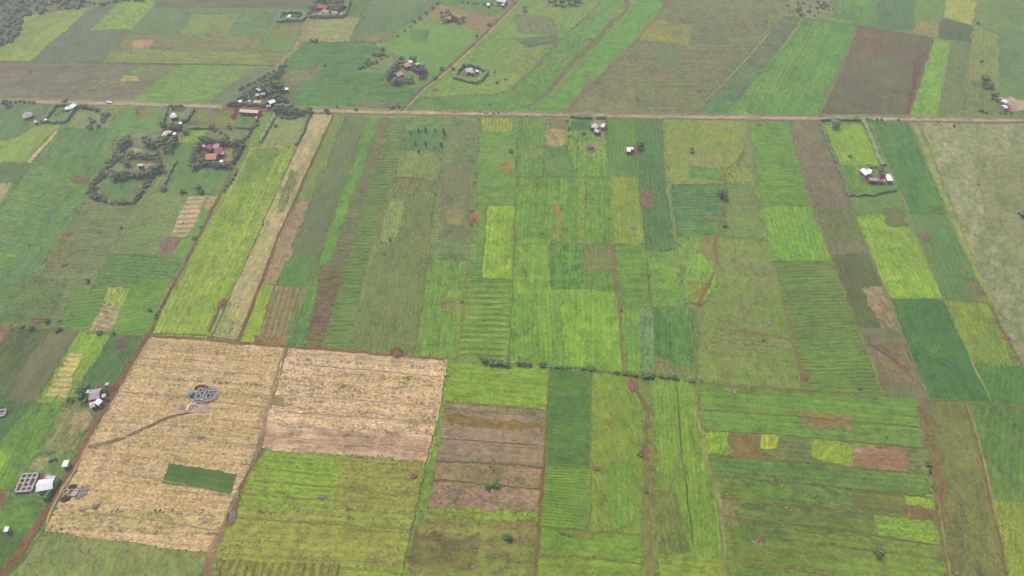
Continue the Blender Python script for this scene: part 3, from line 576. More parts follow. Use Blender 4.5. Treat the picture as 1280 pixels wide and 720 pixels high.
ribbon('track_verge', [(506,138),(534,109),(552,96),(595,57),(629,24),(659,-6)], 2.2, (160,158,108), jag=.5)
ribbon('footpath', [(386,18),(378,38),(372,55),(364,66),(352,77),(349,84),(340,96)], (4,7), (146,134,104), (134,146,98), jag=.5)
ribbon('field_edge', [(463,-5),(450,22),(438,52)], 1.2, (96,118,84)); ribbon('field_edge', [(438,52),(468,53)], 1.2, (110,112,88))
ribbon('field_edge', [(-60,76),(130,78.5),(345,82)], 1.8, (132,104,90), jag=.5)
ribbon('field_edge', [(200,36),(165,42),(148,62),(130,79)], 1.8, (128,120,98), jag=.5)
ribbon('field_edge', [(222,82),(188,106),(165,126)], 1.4, (158,160,96)); ribbon('field_edge', [(132,100),(115,112)], 2, (150,162,96)); ribbon('field_edge', [(63,90),(42,111)], 1., (136,146,100))
ribbon('field_edge', [(400,85),(372,112)], 1.4, (130,152,96)); ribbon('field_edge', [(640,112),(697,52),(742,12),(760,-12)], 2.8, (134,124,96), (120,138,88), jag=.5)
ribbon('gully', [(783,-12),(783,12),(770,22),(752,42),(720,72),(692,106),(664,132)], (6,3.5), (132,108,92), (118,126,92), jag=.7, label='red eroded gully winding beyond the road')
ribbon('field_edge', [(789,8),(772,34),(740,66),(692,118)], 1.8, (148,160,96), jag=.6)
ribbon('field_edge', [(836,-10),(828,10),(795,50),(740,105),(705,142)], 2.4, (138,116,94), jag=.5)
ribbon('field_edge', [(962,40),(930,78),(882,126)], 1.8, (156,160,96)); ribbon('field_edge', [(912,100),(888,124)], 2.2, (146,130,100), jag=.6)
ribbon('field_edge', [(1003,23),(958,88),(906,145)], 1.6, (140,146,92)); ribbon('field_edge', [(1072,32),(1050,90),(1025,145)], 2., (132,124,94), jag=.4)
ribbon('field_edge', [(985,20),(1072,31),(1110,38),(1166,47),(1190,50)], 1.6, (130,128,92)); ribbon('field_edge', [(1166,47),(1150,95),(1137,146)], 2, (136,112,90))
ribbon('field_edge', [(1190,51),(1180,100),(1172,146)], 1.4, (132,130,92)); ribbon('field_edge', [(1217,32),(1212,80),(1206,146)], 1.6, (136,128,98)); ribbon('field_edge', [(1247,44),(1247,118)], 1.2, (150,150,90))
ribbon('field_edge', [(1221,-10),(1217,32)], 2, (160,140,110)); ribbon('field_edge', [(1145,-10),(1140,40)], 2.2, (142,136,104)); ribbon('field_edge', [(1099,-10),(1093,34)], 1.4, (118,128,92))
ribbon('field_edge', [(1112,46),(1104,54),(1086,66)], 1.2, (126,106,92)); ribbon('field_edge', [(1130,42),(1112,46),(1104,56),(1112,64)], 1., (126,106,92))
# left
ribbon('footpath', [(72,162),(62,175),(50,188),(36,204)], (3,4.5), (174,158,116), jag=.4, label='tan footpath on the left leading down from the hedged farm')
ribbon('field_edge', [(38,205),(0,262)], 1.2, (96,124,78)); ribbon('field_edge', [(46,240),(80,241)], 1, (136,158,98)); ribbon('field_edge', [(150,165),(112,222),(96,240)], 1.2, (96,124,80)); ribbon('field_edge', [(-20,322),(38,240)], 1.2, (128,156,84))
ribbon('field_edge', [(166,262),(136,318),(104,376)], 1.6, (130,152,92)); ribbon('field_edge', [(135,316),(170,318),(230,322)], 1.6, (140,158,96)); ribbon('field_edge', [(82,290),(68,326),(44,352)], 1.3, (124,122,84))
ribbon('field_edge', [(180,210),(172,250)], 2, (110,120,84)); ribbon('footpath', [(212,205),(196,232),(172,256)], 3, (130,148,98), jag=.5)
ribbon('dirt_track', [(322,148),(310,172),(303,186),(283,226),(262,268),(240,312),(214,361),(186,418)], (2.6,2.4), (138,106,84), (122,122,76), jag=.35, label='narrow red track left of the long vivid green field')
ribbon('dirt_track', [(186,416),(172,440),(158,462),(143,490),(125,522),(105,560),(82,600),(60,637),(30,682),(-10,740)], (3.8,5.8), (132,108,90), (130,112,84), jag=.2, label='red dirt track running down the left side')
ribbon('track_verge', [(188,424),(160,470),(128,526),(96,582),(66,634),(58,662)], 1.6, (160,148,104), jag=.5)
ribbon('dirt_track', [(417,145),(399,184),(374,238),(350,292),(322,364),(297,428)], (2.2,2.8), (136,108,90), (128,108,82), jag=.25, label='dark red track along the right side of the tan strip')
ribbon('field_edge', [(386,148),(370,186),(338,258),(300,343),(263,425)], 1.2, (104,120,72)); ribbon('field_edge', [(278,380),(270,396),(262,415)], 1.6, (130,92,74))
ribbon('field_edge', [(-60,405),(20,409),(97,414),(180,419)], 1.8, (112,124,78), jag=.6)
ribbon('dirt_track', [(188,421),(250,424),(297,429),(357,433),(440,440),(498,445),(559,449)], 2.6, (146,108,88), (140,126,92), jag=.5, label='thin red edge along the top of the stubble fields')
ribbon('field_edge', [(182,418),(240,419),(296,426)], 1.2, (118,120,80))
ribbon('dirt_track', [(357,434),(348,462),(334,510),(325,556),(312,590),(298,618),(282,655),(266,690),(254,740)], (1.6,6.5), (160,138,108), (140,118,94), jag=.35, label='cart track between the two stubble fields')
ribbon('cart_rut', [(360,434),(352,462),(338,510)], .8, (140,130,92)); ribbon('cart_rut', [(330,560),(304,606),(296,640),(288,660)], 1.6, (118,92,78))
for d_ in (0, 2.4): ribbon('cart_rut', [(110,558+d_),(135,553+d_),(160,545+d_*.9),(185,534+d_*.8),(205,524+d_*.7),(232,517+d_*.5),(258,514+d_*.3)], .8, (118,96,82), jag=.4, label='dark wheel ruts curving to the dug building site')
for d_ in (0, 4): ribbon('cart_rut', [(126+d_,556),(134+d_,564),(131+d_,578),(118+d_,590)], .6, (166,148,114), jag=.3)
ribbon('cart_rut', [(150,541),(158,548),(161,560),(154,575),(140,590),(122,606)], .7, (168,150,116), jag=.3); ribbon('cart_rut', [(206,540),(180,560),(140,588),(118,608)], .7, (168,150,116), jag=.3)
for pts in ([(170,456),(230,461),(344,470)], [(150,490),(230,497),(335,510)], [(120,585),(205,601),(300,622)], [(100,640),(170,648),(282,664)], [(268,502),(340,508)], [(140,548),(218,545),(320,560)]):
    ribbon('plough_furrow', pts, 1.2, (164,146,112), amp=.2, jag=.7)
for pts in ([(362,455),(450,462),(552,472)], [(350,494),(440,500),(545,508)], [(345,514),(430,520),(541,528)], [(330,545),(430,553),(540,562)]):
    ribbon('plough_furrow', pts, 1.2, (164,142,112), amp=.2, jag=.7); ribbon('plough_furrow', [(x, y+1.5) for x, y in pts], .9, (192,172,132), jag=.6)
ribbon('field_edge', [(340,561.5),(430,567),(535,576)], 2.2, (196,170,134), jag=.4); ribbon('field_edge', [(559,450),(548,512),(535,576)], 1.4, (182,160,118), jag=.4)
for pts in ([(316,602),(420,609),(524,620)], [(300,617),(416,625),(528,631)], [(290,647),(400,655),(516,662)], [(302,582),(420,596)]): ribbon('plough_furrow', pts, 1.1, (124,132,60), jag=.7)
ribbon('field_edge', [(541,545),(528,600),(518,650),(506,700),(498,740)], 1.2, (86,112,48)); 
ribbon('field_edge', [(554,504),(620,508),(685,513)], 1.6, (118,112,80)); ribbon('field_edge', [(556,510),(620,516),(684,523)], 1., (136,150,70), jag=.8)
for pts in ([(546,576),(612,580),(678,585)], [(550,548),(680,558)], [(543,600),(676,612)]): ribbon('plough_furrow', pts, 1.2, (112,92,74), jag=.6)
ribbon('dirt_track', [(686,462),(684,512),(679,585),(674,642),(667,740)], (1.2,3.), (136,116,88), (116,118,70), jag=.5)
ribbon('field_edge', [(739,467),(738,560),(737,663)], 1., (118,122,72)); ribbon('field_edge', [(677,659),(737,663),(800,669)], 1.3, (110,112,70)); ribbon('field_edge', [(672,694),(740,698),(801,705)], 1.1, (124,120,72))
# centre and right
ribbon('field_edge', [(460,146),(436,212),(404,300),(394,345),(380,395)], 1., (126,118,88)); ribbon('field_edge', [(547,226),(534,325),(519,442)], 1.6, (136,122,84), jag=.6)
ribbon('field_edge', [(556,148),(551,190),(546,228)], 1.3, (146,160,98)); ribbon('field_edge', [(497,222),(522,223),(548,228)], 1.3, (104,112,80))
for x in (499, 521, 532.5): ribbon('field_edge', [(x+3,190),(x,206),(x-2,222)], .8, (150,166,104))
ribbon('field_edge', [(596,160),(592,260),(584,348),(572,446)], 1.2, (120,138,78)); ribbon('field_edge', [(648,150),(644,260),(641,350),(636,450)], 1., (98,128,64)); ribbon('field_edge', [(608,256),(602,348)], 1., (90,130,60))
ribbon('field_edge', [(645,221),(700,222),(763,223)], 1., (92,130,64)); ribbon('field_edge', [(688,302),(688,362)], .8, (92,130,60)); ribbon('field_edge', [(583,348),(641,350)], .9, (92,130,64))
ribbon('dirt_track', [(765,306),(769,345),(773,382),(776,420),(780,462)], (3,2.4), (138,122,92), (124,138,80), jag=.7, label='thin brown track down the middle above the tree line')
ribbon('field_edge', [(798,222),(806,300),(814,384)], 1., (88,112,72)); ribbon('field_edge', [(816,384),(820,466)], .8, (90,124,70)); ribbon('field_edge', [(833,222),(845,300),(858,384),(868,440)], 1.1, (142,162,88))
ribbon('field_edge', [(776,382),(820,384),(868,386)], 1., (120,150,70)); ribbon('field_edge', [(794,150),(798,222)], .9, (130,150,84))
ribbon('field_edge', [(846,227),(876,227),(906,231)], 1.6, (168,164,122), jag=.7)
ribbon('gully', [(932,190),(922,202),(908,212),(906,232),(904,262),(898,282),(896,300),(894,334),(888,352),(878,368),(872,380)], (1.6,2.8), (142,112,84), (126,134,80), jag=.6, label='winding red gully beside the wet meadow')
ribbon('gully', [(872,380),(868,400),(870,440),(872,476)], 3, (124,136,82), (128,128,84), jag=.6)
ribbon('field_edge', [(935,152),(946,212),(958,290),(966,330),(984,400),(1000,484)], 1.1, (142,146,88)); ribbon('field_edge', [(984,395),(994,432),(1003,478)], 2.4, (138,112,80), jag=.5)
ribbon('field_edge', [(985,154),(1014,256),(1041,328),(1072,410),(1104,494)], 1.6, (132,124,92)); ribbon('field_edge', [(1062,250),(1084,312),(1110,374),(1160,496)], 1.3, (136,132,96)); ribbon('field_edge', [(1130,440),(1161,498)], 1.2, (128,172,66))
for pts in ([(920,413),(950,418),(988,423)], [(884,441),(940,447),(986,452)], [(876,478),(940,483),(1002,488)]): ribbon('plough_furrow', pts, 1.2, (138,110,80), jag=.7)
ribbon('field_edge', [(1088,155),(1112,212),(1134,262),(1180,376),(1238,500)], 1.3, (136,158,92)); ribbon('field_edge', [(1136,266),(1160,266.5),(1184,267)], 1.3, (74,104,58)); ribbon('field_edge', [(966,327),(1042,327)], 1.1, (86,124,60))
ribbon('dirt_track', [(1236,378),(1248,402),(1262,430),(1278,456)], 2.2, (138,110,84), (128,132,86), jag=.7, label='faint red edge between the pasture and the yellow green block')
ribbon('field_edge', [(1160,499),(1220,503),(1340,512)], 1.5, (96,120,66), jag=.5); ribbon('field_edge', [(872,480),(1000,489),(1160,499)], 1.3, (112,120,74), jag=.6)
ribbon('ravine', [(785,466),(791,480),(802,498),(808,515),(808,545),(806,570),(808,600),(807,650),(812,690),(812,740)], (2,4), (130,112,90), (116,132,80), jag=.8, label='brown eroded ravine running down the bottom middle')
ribbon('ravine', [(806,560),(808,600),(808,660),(814,740)], (2,4.5), (136,132,92), (120,132,78), jag=.6)
ribbon('field_edge', [(845,474),(849,520),(852,570),(860,620),(866,680)], 1.2, (96,104,60), jag=.4)
ribbon('footpath', [(870,482),(872,520),(880,560),(888,592),(898,622),(904,670),(907,740)], (1.6,2.2), (150,146,104), (118,126,72), jag=.6, label='thin pale footpath right of the ravine')
for pts in ([(875,512),(1000,521),(1148,534)], [(878,538),(1000,546),(1150,560)], [(882,568),(1000,578),(1155,593)], [(890,595),(1030,608),(1166,622)], [(899,622),(1030,636),(1172,652)], [(905,646),(1030,660),(1182,683)], [(908,664),(1060,684),(1184,700)], [(912,700),(1050,722),(1080,730)]):
    ribbon('plough_furrow', pts, 1.1, (136,104,76), jag=.6)
ribbon('field_edge', [(1172,624),(1182,680),(1190,740)], 1.6, (150,168,66), jag=.6)
ribbon('dirt_track', [(1205,507),(1216,540),(1228,585),(1240,640),(1252,690),(1262,740)], 1.8, (136,108,80), (130,124,84), jag=.5, label='thin red track along the right of the fallow strip')
ribbon('track_verge', [(1209,507),(1220,540),(1232,588),(1244,640)], 1., (160,156,106), jag=.5)
# red patches
def patch(x, y, wpx, hpx, rgb, alt=None, name='bare_ground', label=None, n=14):
    rng = random.Random(int(x*7+y)); c = P(x, y); m = mpp(y)
    ky = hpx/wpx/max(.3, math.sin(PITCH+math.atan((y-360)/FPX)))
    pts = [c+Vector((math.cos(a)*wpx*.5*m*k, math.sin(a)*wpx*.5*m*ky*k, 0)) for a, k in ((-2*math.pi*i/n, rng.uniform(.72, 1.15)) for i in range(n))]
    o = sheet(name, pts, field_mat(name, rgb, alt, None, 0, ms=5, mot=.8, grain=.5, clump=.4), amp=.5)
    if label: o['label'] = label
for a in ((98,225,22,9,(126,120,84)),(806,566,9,20,(144,108,92)),(790,482,12,12,(140,112,94)),(634,209,20,18,(132,132,88)),(592,273,12,18,(142,120,88)),(662,458,10,6,(144,104,84)),
          (250,513,44,11,(168,154,130)),(226,512,18,11,(156,146,130)),(290,648,14,18,(124,104,84)),(120,634,10,7,(130,116,92)),(104,636,14,7,(160,146,112)),(251,547,9,5,(130,112,84)),
          (430,483,10,5,(138,120,86)),(346,502,22,10,(124,136,92)),(497,440,18,10,(134,104,84)),(737,186,30,9,(132,150,92)),(750,172,14,8,(130,136,94)),(748,157,24,14,(148,138,108)),(793,189,14,12,(138,108,90)),
          (54,600,22,16,(134,112,92)),(122,489,22,12,(132,104,86)),(116,503,26,8,(128,108,88)),(140,487,14,8,(134,96,80)),(412,14,40,12,(150,104,92)),(510,82,20,8,(150,122,100)),(500,94,26,10,(118,138,96)),
          (496,104,36,4,(140,114,92)),(586,92,20,7,(146,112,88)),(596,103,16,8,(112,150,90)),(562,24,12,7,(150,122,100)),(1267,131,34,20,(178,158,124)),(1256,132,12,18,(142,104,98)),
          (545,112,14,3,(150,122,92)),(873,114,9,3,(136,104,86)),(926,112,10,8,(130,122,94)),(47,401,20,7,(134,106,82)),(780,210,14,5,(112,138,90)),(948,155,10,4,(144,108,86)),(1076,562,18,7,(164,144,118)),
          (738,460,14,10,(96,140,84)),(617,608,32,6,(82,140,66)),(570,270,24,26,(124,130,96)),(350,236,10,8,(120,144,84)),(212,166,26,10,(120,104,88)),(630,4,26,8,(150,134,116)),(46,145,10,4,(132,118,98)),
          (890,272,16,7,(112,134,98)),(1136,295,8,5,(112,140,86)),(130,494,16,12,(76,112,66)),(86,504,12,8,(120,122,92))):
    patch(*a)
# ================================================================== TREES, BUSHES, HEDGES
LEAF = [leaf_mat('leaves', (108,138,94), (146,170,116)), leaf_mat('leaves', (94,126,84), (128,154,102)), leaf_mat('leaves', (92,120,76), (132,152,96)),
        leaf_mat('leaves', (122,60,120), (150,84,146)), leaf_mat('leaves', (120,140,100), (156,168,124)), leaf_mat('leaves', (84,122,74), (118,150,90)), leaf_mat('leaves', (84,134,60), (112,160,76)), leaf_mat('leaves', (112,138,100), (150,164,124))]
BARK = mat('bark', (110,92,76), .9, .3, 3)
def crown_bm(r, h, z0, seed, nleaf=520, lobes=9, narrow=False):
    rng = random.Random(seed); bm = bmesh.new(); L = []
    for i in range(lobes):
        a = rng.uniform(0, 6.28); k = rng.uniform(.2, .75) if i else 0
        rr = r*rng.uniform(.32, .55); z = z0+h*rng.uniform(.28, .8)
        if narrow: k *= .3; z = z0+h*(i+.5)/lobes; rr = r*(1.05-abs((i+.5)/lobes-.35))
        L.append((Vector((math.cos(a)*r*k, math.sin(a)*r*k, z)), rr, rr*(1.1 if narrow else min(1.15, h/r*.55))))
    for c, rr, rz in L:                              # twiggy inner mass
        n0 = len(bm.verts)
        res = bmesh.ops.create_icosphere(bm, subdivisions=2, radius=1)
        for v in res['verts']:
            q = v.co.copy(); k = .8+.3*noise.noise(q*2+c)
            v.co = Vector((c.x+q.x*rr*k, c.y+q.y*rr*k, c.z+q.z*rz*k))
    for i in range(nleaf):
        c, rr, rz = rng.choice(L); d = Vector((rng.gauss(0, 1), rng.gauss(0, 1), rng.gauss(.25, 1))).normalized(); k = rng.uniform(.72, 1.22)
        p = Vector((c.x+d.x*rr*k, c.y+d.y*rr*k, c.z+d.z*rz*k)); s = r*rng.uniform(.07, .15)
        u = d.orthogonal().normalized(); u.rotate(Matrix.Rotation(rng.uniform(0, 6.28), 3, d)); v = d.cross(u); t = d*s*rng.uniform(-.6, .6)
        q = [bm.verts.new(p+u*s+t), bm.verts.new(p+v*s*.8), bm.verts.new(p-u*s-t), bm.verts.new(p-v*s*.8)]
        bm.faces.new(q)
    return bm
def trunk_bm(h, r, crown_r, seed):
    rng = random.Random(seed); bm = bmesh.new(); cone(bm, r*1.3, r*.7, -.6, h, 7)
    for i in range(4):
        a = rng.uniform(0, 6.28); d = Vector((math.cos(a), math.sin(a), .9)).normalized(); b = Vector((0, 0, h*.7)); e = b+d*crown_r*.6; u = d.orthogonal().normalized(); v = d.cross(u)
        q = [[bm.verts.new(c+u*k*math.cos(t)+v*k*math.sin(t)) for t in (0, 2.1, 4.2)] for c, k in ((b, r*.5), (e, r*.2))]
        for j in range(3): bm.faces.new((q[0][j], q[0][(j+1) % 3], q[1][(j+1) % 3], q[1][j]))
    return bm
PROTO = {}
def proto(kind, var):
    """unit meshes (crown radius 1) shared by all trees of a kind"""
    k = (kind, var)
    if k in PROTO: return PROTO[k]
    if kind == 'tree': c = crown_bm(1, 1.35, .45, 11+var, 640, 10); t = trunk_bm(.95, .08, 1, var)
    elif kind == 'bush': c = crown_bm(1, 1.2, -.1, 41+var, 420, 7); t = trunk_bm(.4, .06, .6, var)
    else: c = crown_bm(1, 5.5, .3, 71+var, 520, 8, True); t = trunk_bm(3, .1, .5, var)
    r = []
    for nm, b in (('crown', c), ('trunk', t)):
        me = bpy.data.meshes.new(nm)
        for f in b.faces: f.smooth = len(f.verts) == 3
        b.normal_update(); b.to_mesh(me); b.free(); me.materials.append(LEAF[0] if nm == 'crown' else BARK); r.append(me)
    PROTO[k] = r; return r
GZ = .42
NT = [0]
def tree(x, y, wpx, label, kind='tree', leaf=0, group=None, cat=None, name=None, hk=1., shift=True):
    NT[0] += 1; r = wpx*.5*mpp(y)*.92
    zc = {'tree': 1.1, 'bush': .5, 'cypress': 3.}[kind]*r*hk
    p = P(x, y, zc) if shift else P(x, y); p.z = GZ-.15
    cm, tm = proto(kind, NT[0] % 4)
    if kind == 'bush' and wpx < 5 and name is None: name = 'shrub'; cat = cat or 'shrub'
    nm = name or {'tree': 'tree', 'bush': 'bush', 'cypress': 'cypress_tree'}[kind]
    e = empty(nm, p, random.uniform(0, 6.28)); e.scale = (r, r*random.uniform(.85, 1.15), r*hk)
    tag(e, label, cat or {'tree': 'tree', 'bush': 'bush', 'cypress': 'tree'}[kind], group)
    c = bpy.data.objects.new('crown', cm); COL.objects.link(c); c.parent = e
    c.material_slots[0].link = 'OBJECT'; c.material_slots[0].material = LEAF[leaf]
    t = bpy.data.objects.new('trunk', tm); COL.objects.link(t); t.parent = e
    return e
def along(pts, step, jx=1.5, jy=1.):
    out = []; rng = random.Random(int(pts[0][0]*3+pts[0][1])); L = [Vector(p) for p in pts]; d = 0
    for a, b in zip(L, L[1:]):
        n = (b-a).length
        while d < n:
            q = a.lerp(b, d/n); out.append((q.x+rng.uniform(-jx, jx), q.y+rng.uniform(-jy, jy))); d += step*rng.uniform(.7, 1.35)
        d -= n
    return out
def row(pts, step, w, label, kind='bush', leaf=0, cat=None, jx=1.2, jy=.8, hk=1.):
    rng = random.Random(int(pts[0][0]))
    for x, y in along(pts, step, jx, jy):
        tree(x, y, rng.uniform(*w)*1.12, label, kind, rng.choice(leaf) if isinstance(leaf, tuple) else leaf, label, cat, hk=hk)
def hedge(pts, w, h, label, leaf=1, close=False):
    c = [P(*p) for p in pts]
    if close: c.append(c[0])
    c = densify(c, 1.1, .5, False); rng = random.Random(int(pts[0][0]*5)); o0 = c[0].copy(); bm = bmesh.new(); prev = None
    for i, p in enumerate(c):
        t = (c[min(i+1, len(c)-1)]-c[max(i-1, 0)]).normalized(); n = Vector((-t.y, t.x, 0)); q = p-o0
        k = .8+.5*noise.noise(p*.25); hh = .85*h*(.85+.5*noise.noise(p*.2+Vector((9, 0, 0)))); ww = w*.5*k
        ring = [bm.verts.new(q+n*a*ww+Vector((0, 0, b*hh))) for a, b in ((-1, -.1), (-1.05, .6), (-.6, .95), (.6, .95), (1.05, .6), (1, -.1))]
        if prev:
            for j in range(5): bm.faces.new((prev[j], prev[j+1], ring[j+1], ring[j]))
        else: bm.faces.new(ring)
        prev = ring
        for _ in range(7):
            a = rng.uniform(0, math.pi); d = (n*math.cos(a)+Vector((0, 0, 1))*math.sin(a)); b = q+Vector((n.x*math.cos(a)*ww*1.1, n.y*math.cos(a)*ww*1.1, hh*(.35+.65*math.sin(a))))+t*rng.uniform(-.6, .6)
            s = rng.uniform(.18, .42); u = t; v = d.cross(u); lf = d*s*rng.uniform(-.6, .9)
            bm.faces.new([bm.verts.new(b+u*s+lf), bm.verts.new(b+v*s), bm.verts.new(b-u*s-lf*.3), bm.verts.new(b-v*s)])
    bm.faces.new(list(reversed(prev)))
    o = obj('hedge', bm, LEAF[leaf], None, (o0.x, o0.y, GZ-.1)); tag(o, label, 'hedge'); return o
# ---- tufts of weeds along the field edges and loosely through the fields
def inside(x, y, poly):
    r = False; n = len(poly)
    for i in range(n):
        (x1, y1), (x2, y2) = poly[i], poly[(i+1) % n]
        if (y1 > y) != (y2 > y) and x < (x2-x1)*(y-y1)/(y2-y1)+x1: r = not r
    return r
def weeds():
    rng = random.Random(21); mats = [field_mat('weeds', c, None, None, 0, grain=.5) for c in ((116,146,84), (138,160,88), (150,146,100))]
    data = [([], []) for _ in mats]
    def tuft(x, y, s, k):
        V, Fc = data[k]
        for i in range(4):
            a = rng.uniform(0, 6.28); h = s*rng.uniform(.5, 1.); n0 = len(V); dx, dy = math.cos(a)*s*.5, math.sin(a)*s*.5; ox, oy = rng.uniform(-s, s)*.4, rng.uniform(-s, s)*.4
            V.extend([(x+ox-dx, y+oy-dy, .25), (x+ox+dx, y+oy+dy, .25), (x+ox+dx*.6-dy*1.5, y+oy+dy*.6+dx*1.5, .34+h*.6), (x+ox-dx*.6-dy*1.5, y+oy-dy*.6+dx*1.5, .34+h*.5)]); Fc.append((n0, n0+1, n0+2, n0+3))
    for w in EDG:
        for a, b in zip(w, w[1:]+w[:1]):
            L = (b-a).length; n = int(L/2.4); k = rng.choice((0, 0, 1, 1, 2))
            if rng.random() < .25: continue
            for i in range(n):
                q = a.lerp(b, rng.random()); q = q+wob(q)
                if noise.noise(q*.07) < -.15: continue
                tuft(q.x+rng.gauss(0, .5), q.y+rng.gauss(0, .5), rng.uniform(.25, .75), k if rng.random() < .7 else rng.choice((0, 1, 2)))
    for i in range(12000):
        x, y = rng.uniform(-60, 1340), rng.uniform(0, 760) ; q = P(x, y)
        if 120 < y < 152 or (x < 560 and y > 415 and inside(x, y, [(187,422),(559,449),(535,576),(322,562),(264,691),(56,664)])) or noise.noise(q*.03) < -.05: continue
        tuft(q.x, q.y, rng.uniform(.2, .5), rng.choice((0, 0, 1)))
    for (V, Fc), m in zip(data, mats):
        me = bpy.data.meshes.new('weeds'); me.from_pydata(V, [], Fc); me.materials.append(m); o = bpy.data.objects.new('weeds', me); COL.objects.link(o)
        tag(o, 'tufts of weeds and grass along the field edges and through the crops', 'weeds', None, 'stuff')
weeds()
# ---- far scrub
rng = random.Random(5)
pl = [(-12,-10),(112,-10),(104,10),(62,16),(30,21),(24,40),(14,54),(-12,62)]; n = 0
tb = bmesh.new(); bmesh.ops.create_icosphere(tb, subdivisions=2, radius=1); TV = [v.co.copy() for v in tb.verts]; TF = [[v.index for v in f.verts] for f in tb.faces]; tb.free(); SV = []; SF = []
while n < 330:
    x, y = rng.uniform(-14, 112), rng.uniform(-12, 62)
    if not inside(x, y, pl): continue
    n += 1; r = rng.uniform(2.5, 7.5)*.5*mpp(y); c0 = P(x, y)
    for k in range(rng.choice((1, 2, 3))):
        rr = r*rng.uniform(.5, .9); c = Vector((c0.x+rng.uniform(-r, r)*.6, c0.y+rng.uniform(-r, r)*.6, rr*.75))
        n0 = len(SV); SF += [[i+n0 for i in f] for f in TF]
        for q in TV: kk = .8+.35*noise.noise(q*2+c*.3); SV.append((c.x+q.x*rr*kk, c.y+q.y*rr*kk, c.z+q.z*rr*kk*.85))
        for i in range(70):
            d = Vector((rng.gauss(0, 1), rng.gauss(0, 1), rng.gauss(.3, 1))).normalized(); b = c+d*rr*rng.uniform(.75, 1.2); s = rng.uniform(.25, .5); u = d.orthogonal().normalized(); v_ = d.cross(u)
            n0 = len(SV); SV += [b+u*s+d*s*.4, b+v_*s, b-u*s-d*s*.4, b-v_*s]; SF.append([n0, n0+1, n0+2, n0+3])
sme = bpy.data.meshes.new('scrub_thicket'); sme.from_pydata(SV, [], SF); sme.materials.append(LEAF[7]); so_ = bpy.data.objects.new('scrub_thicket', sme); COL.objects.link(so_)
tag(so_, 'dense grey green scrub thicket filling the far left corner', 'scrub', None, 'stuff')
n = 0; pl = [(968,-8),(1045,-8),(1040,20),(1010,20),(985,16)]
while n < 32:
    x, y = rng.uniform(968, 1045), rng.uniform(-8, 21)
    if inside(x, y, pl): tree(x, y, rng.uniform(3, 7), 'dark bush scattered on the pale rough ground at the top right', 'bush', rng.choice((0, 1, 4)), 'bushes on the far rough ground', hk=.9); n += 1
for x, y, w in ((686,-2,9),(694,1,9),(703,2,10),(711,0,10),(719,2,9),(724,-1,8)): tree(x, y, w, 'dark tree of the small clump at the top edge right of centre', 'tree', 1, 'trees of the top edge clump', 'tree')
row([(113,3),(128,5),(150,-1),(182,0)], 6, (4,7), 'bush in the ragged line at the top edge above the bright green plot', leaf=(0,1))
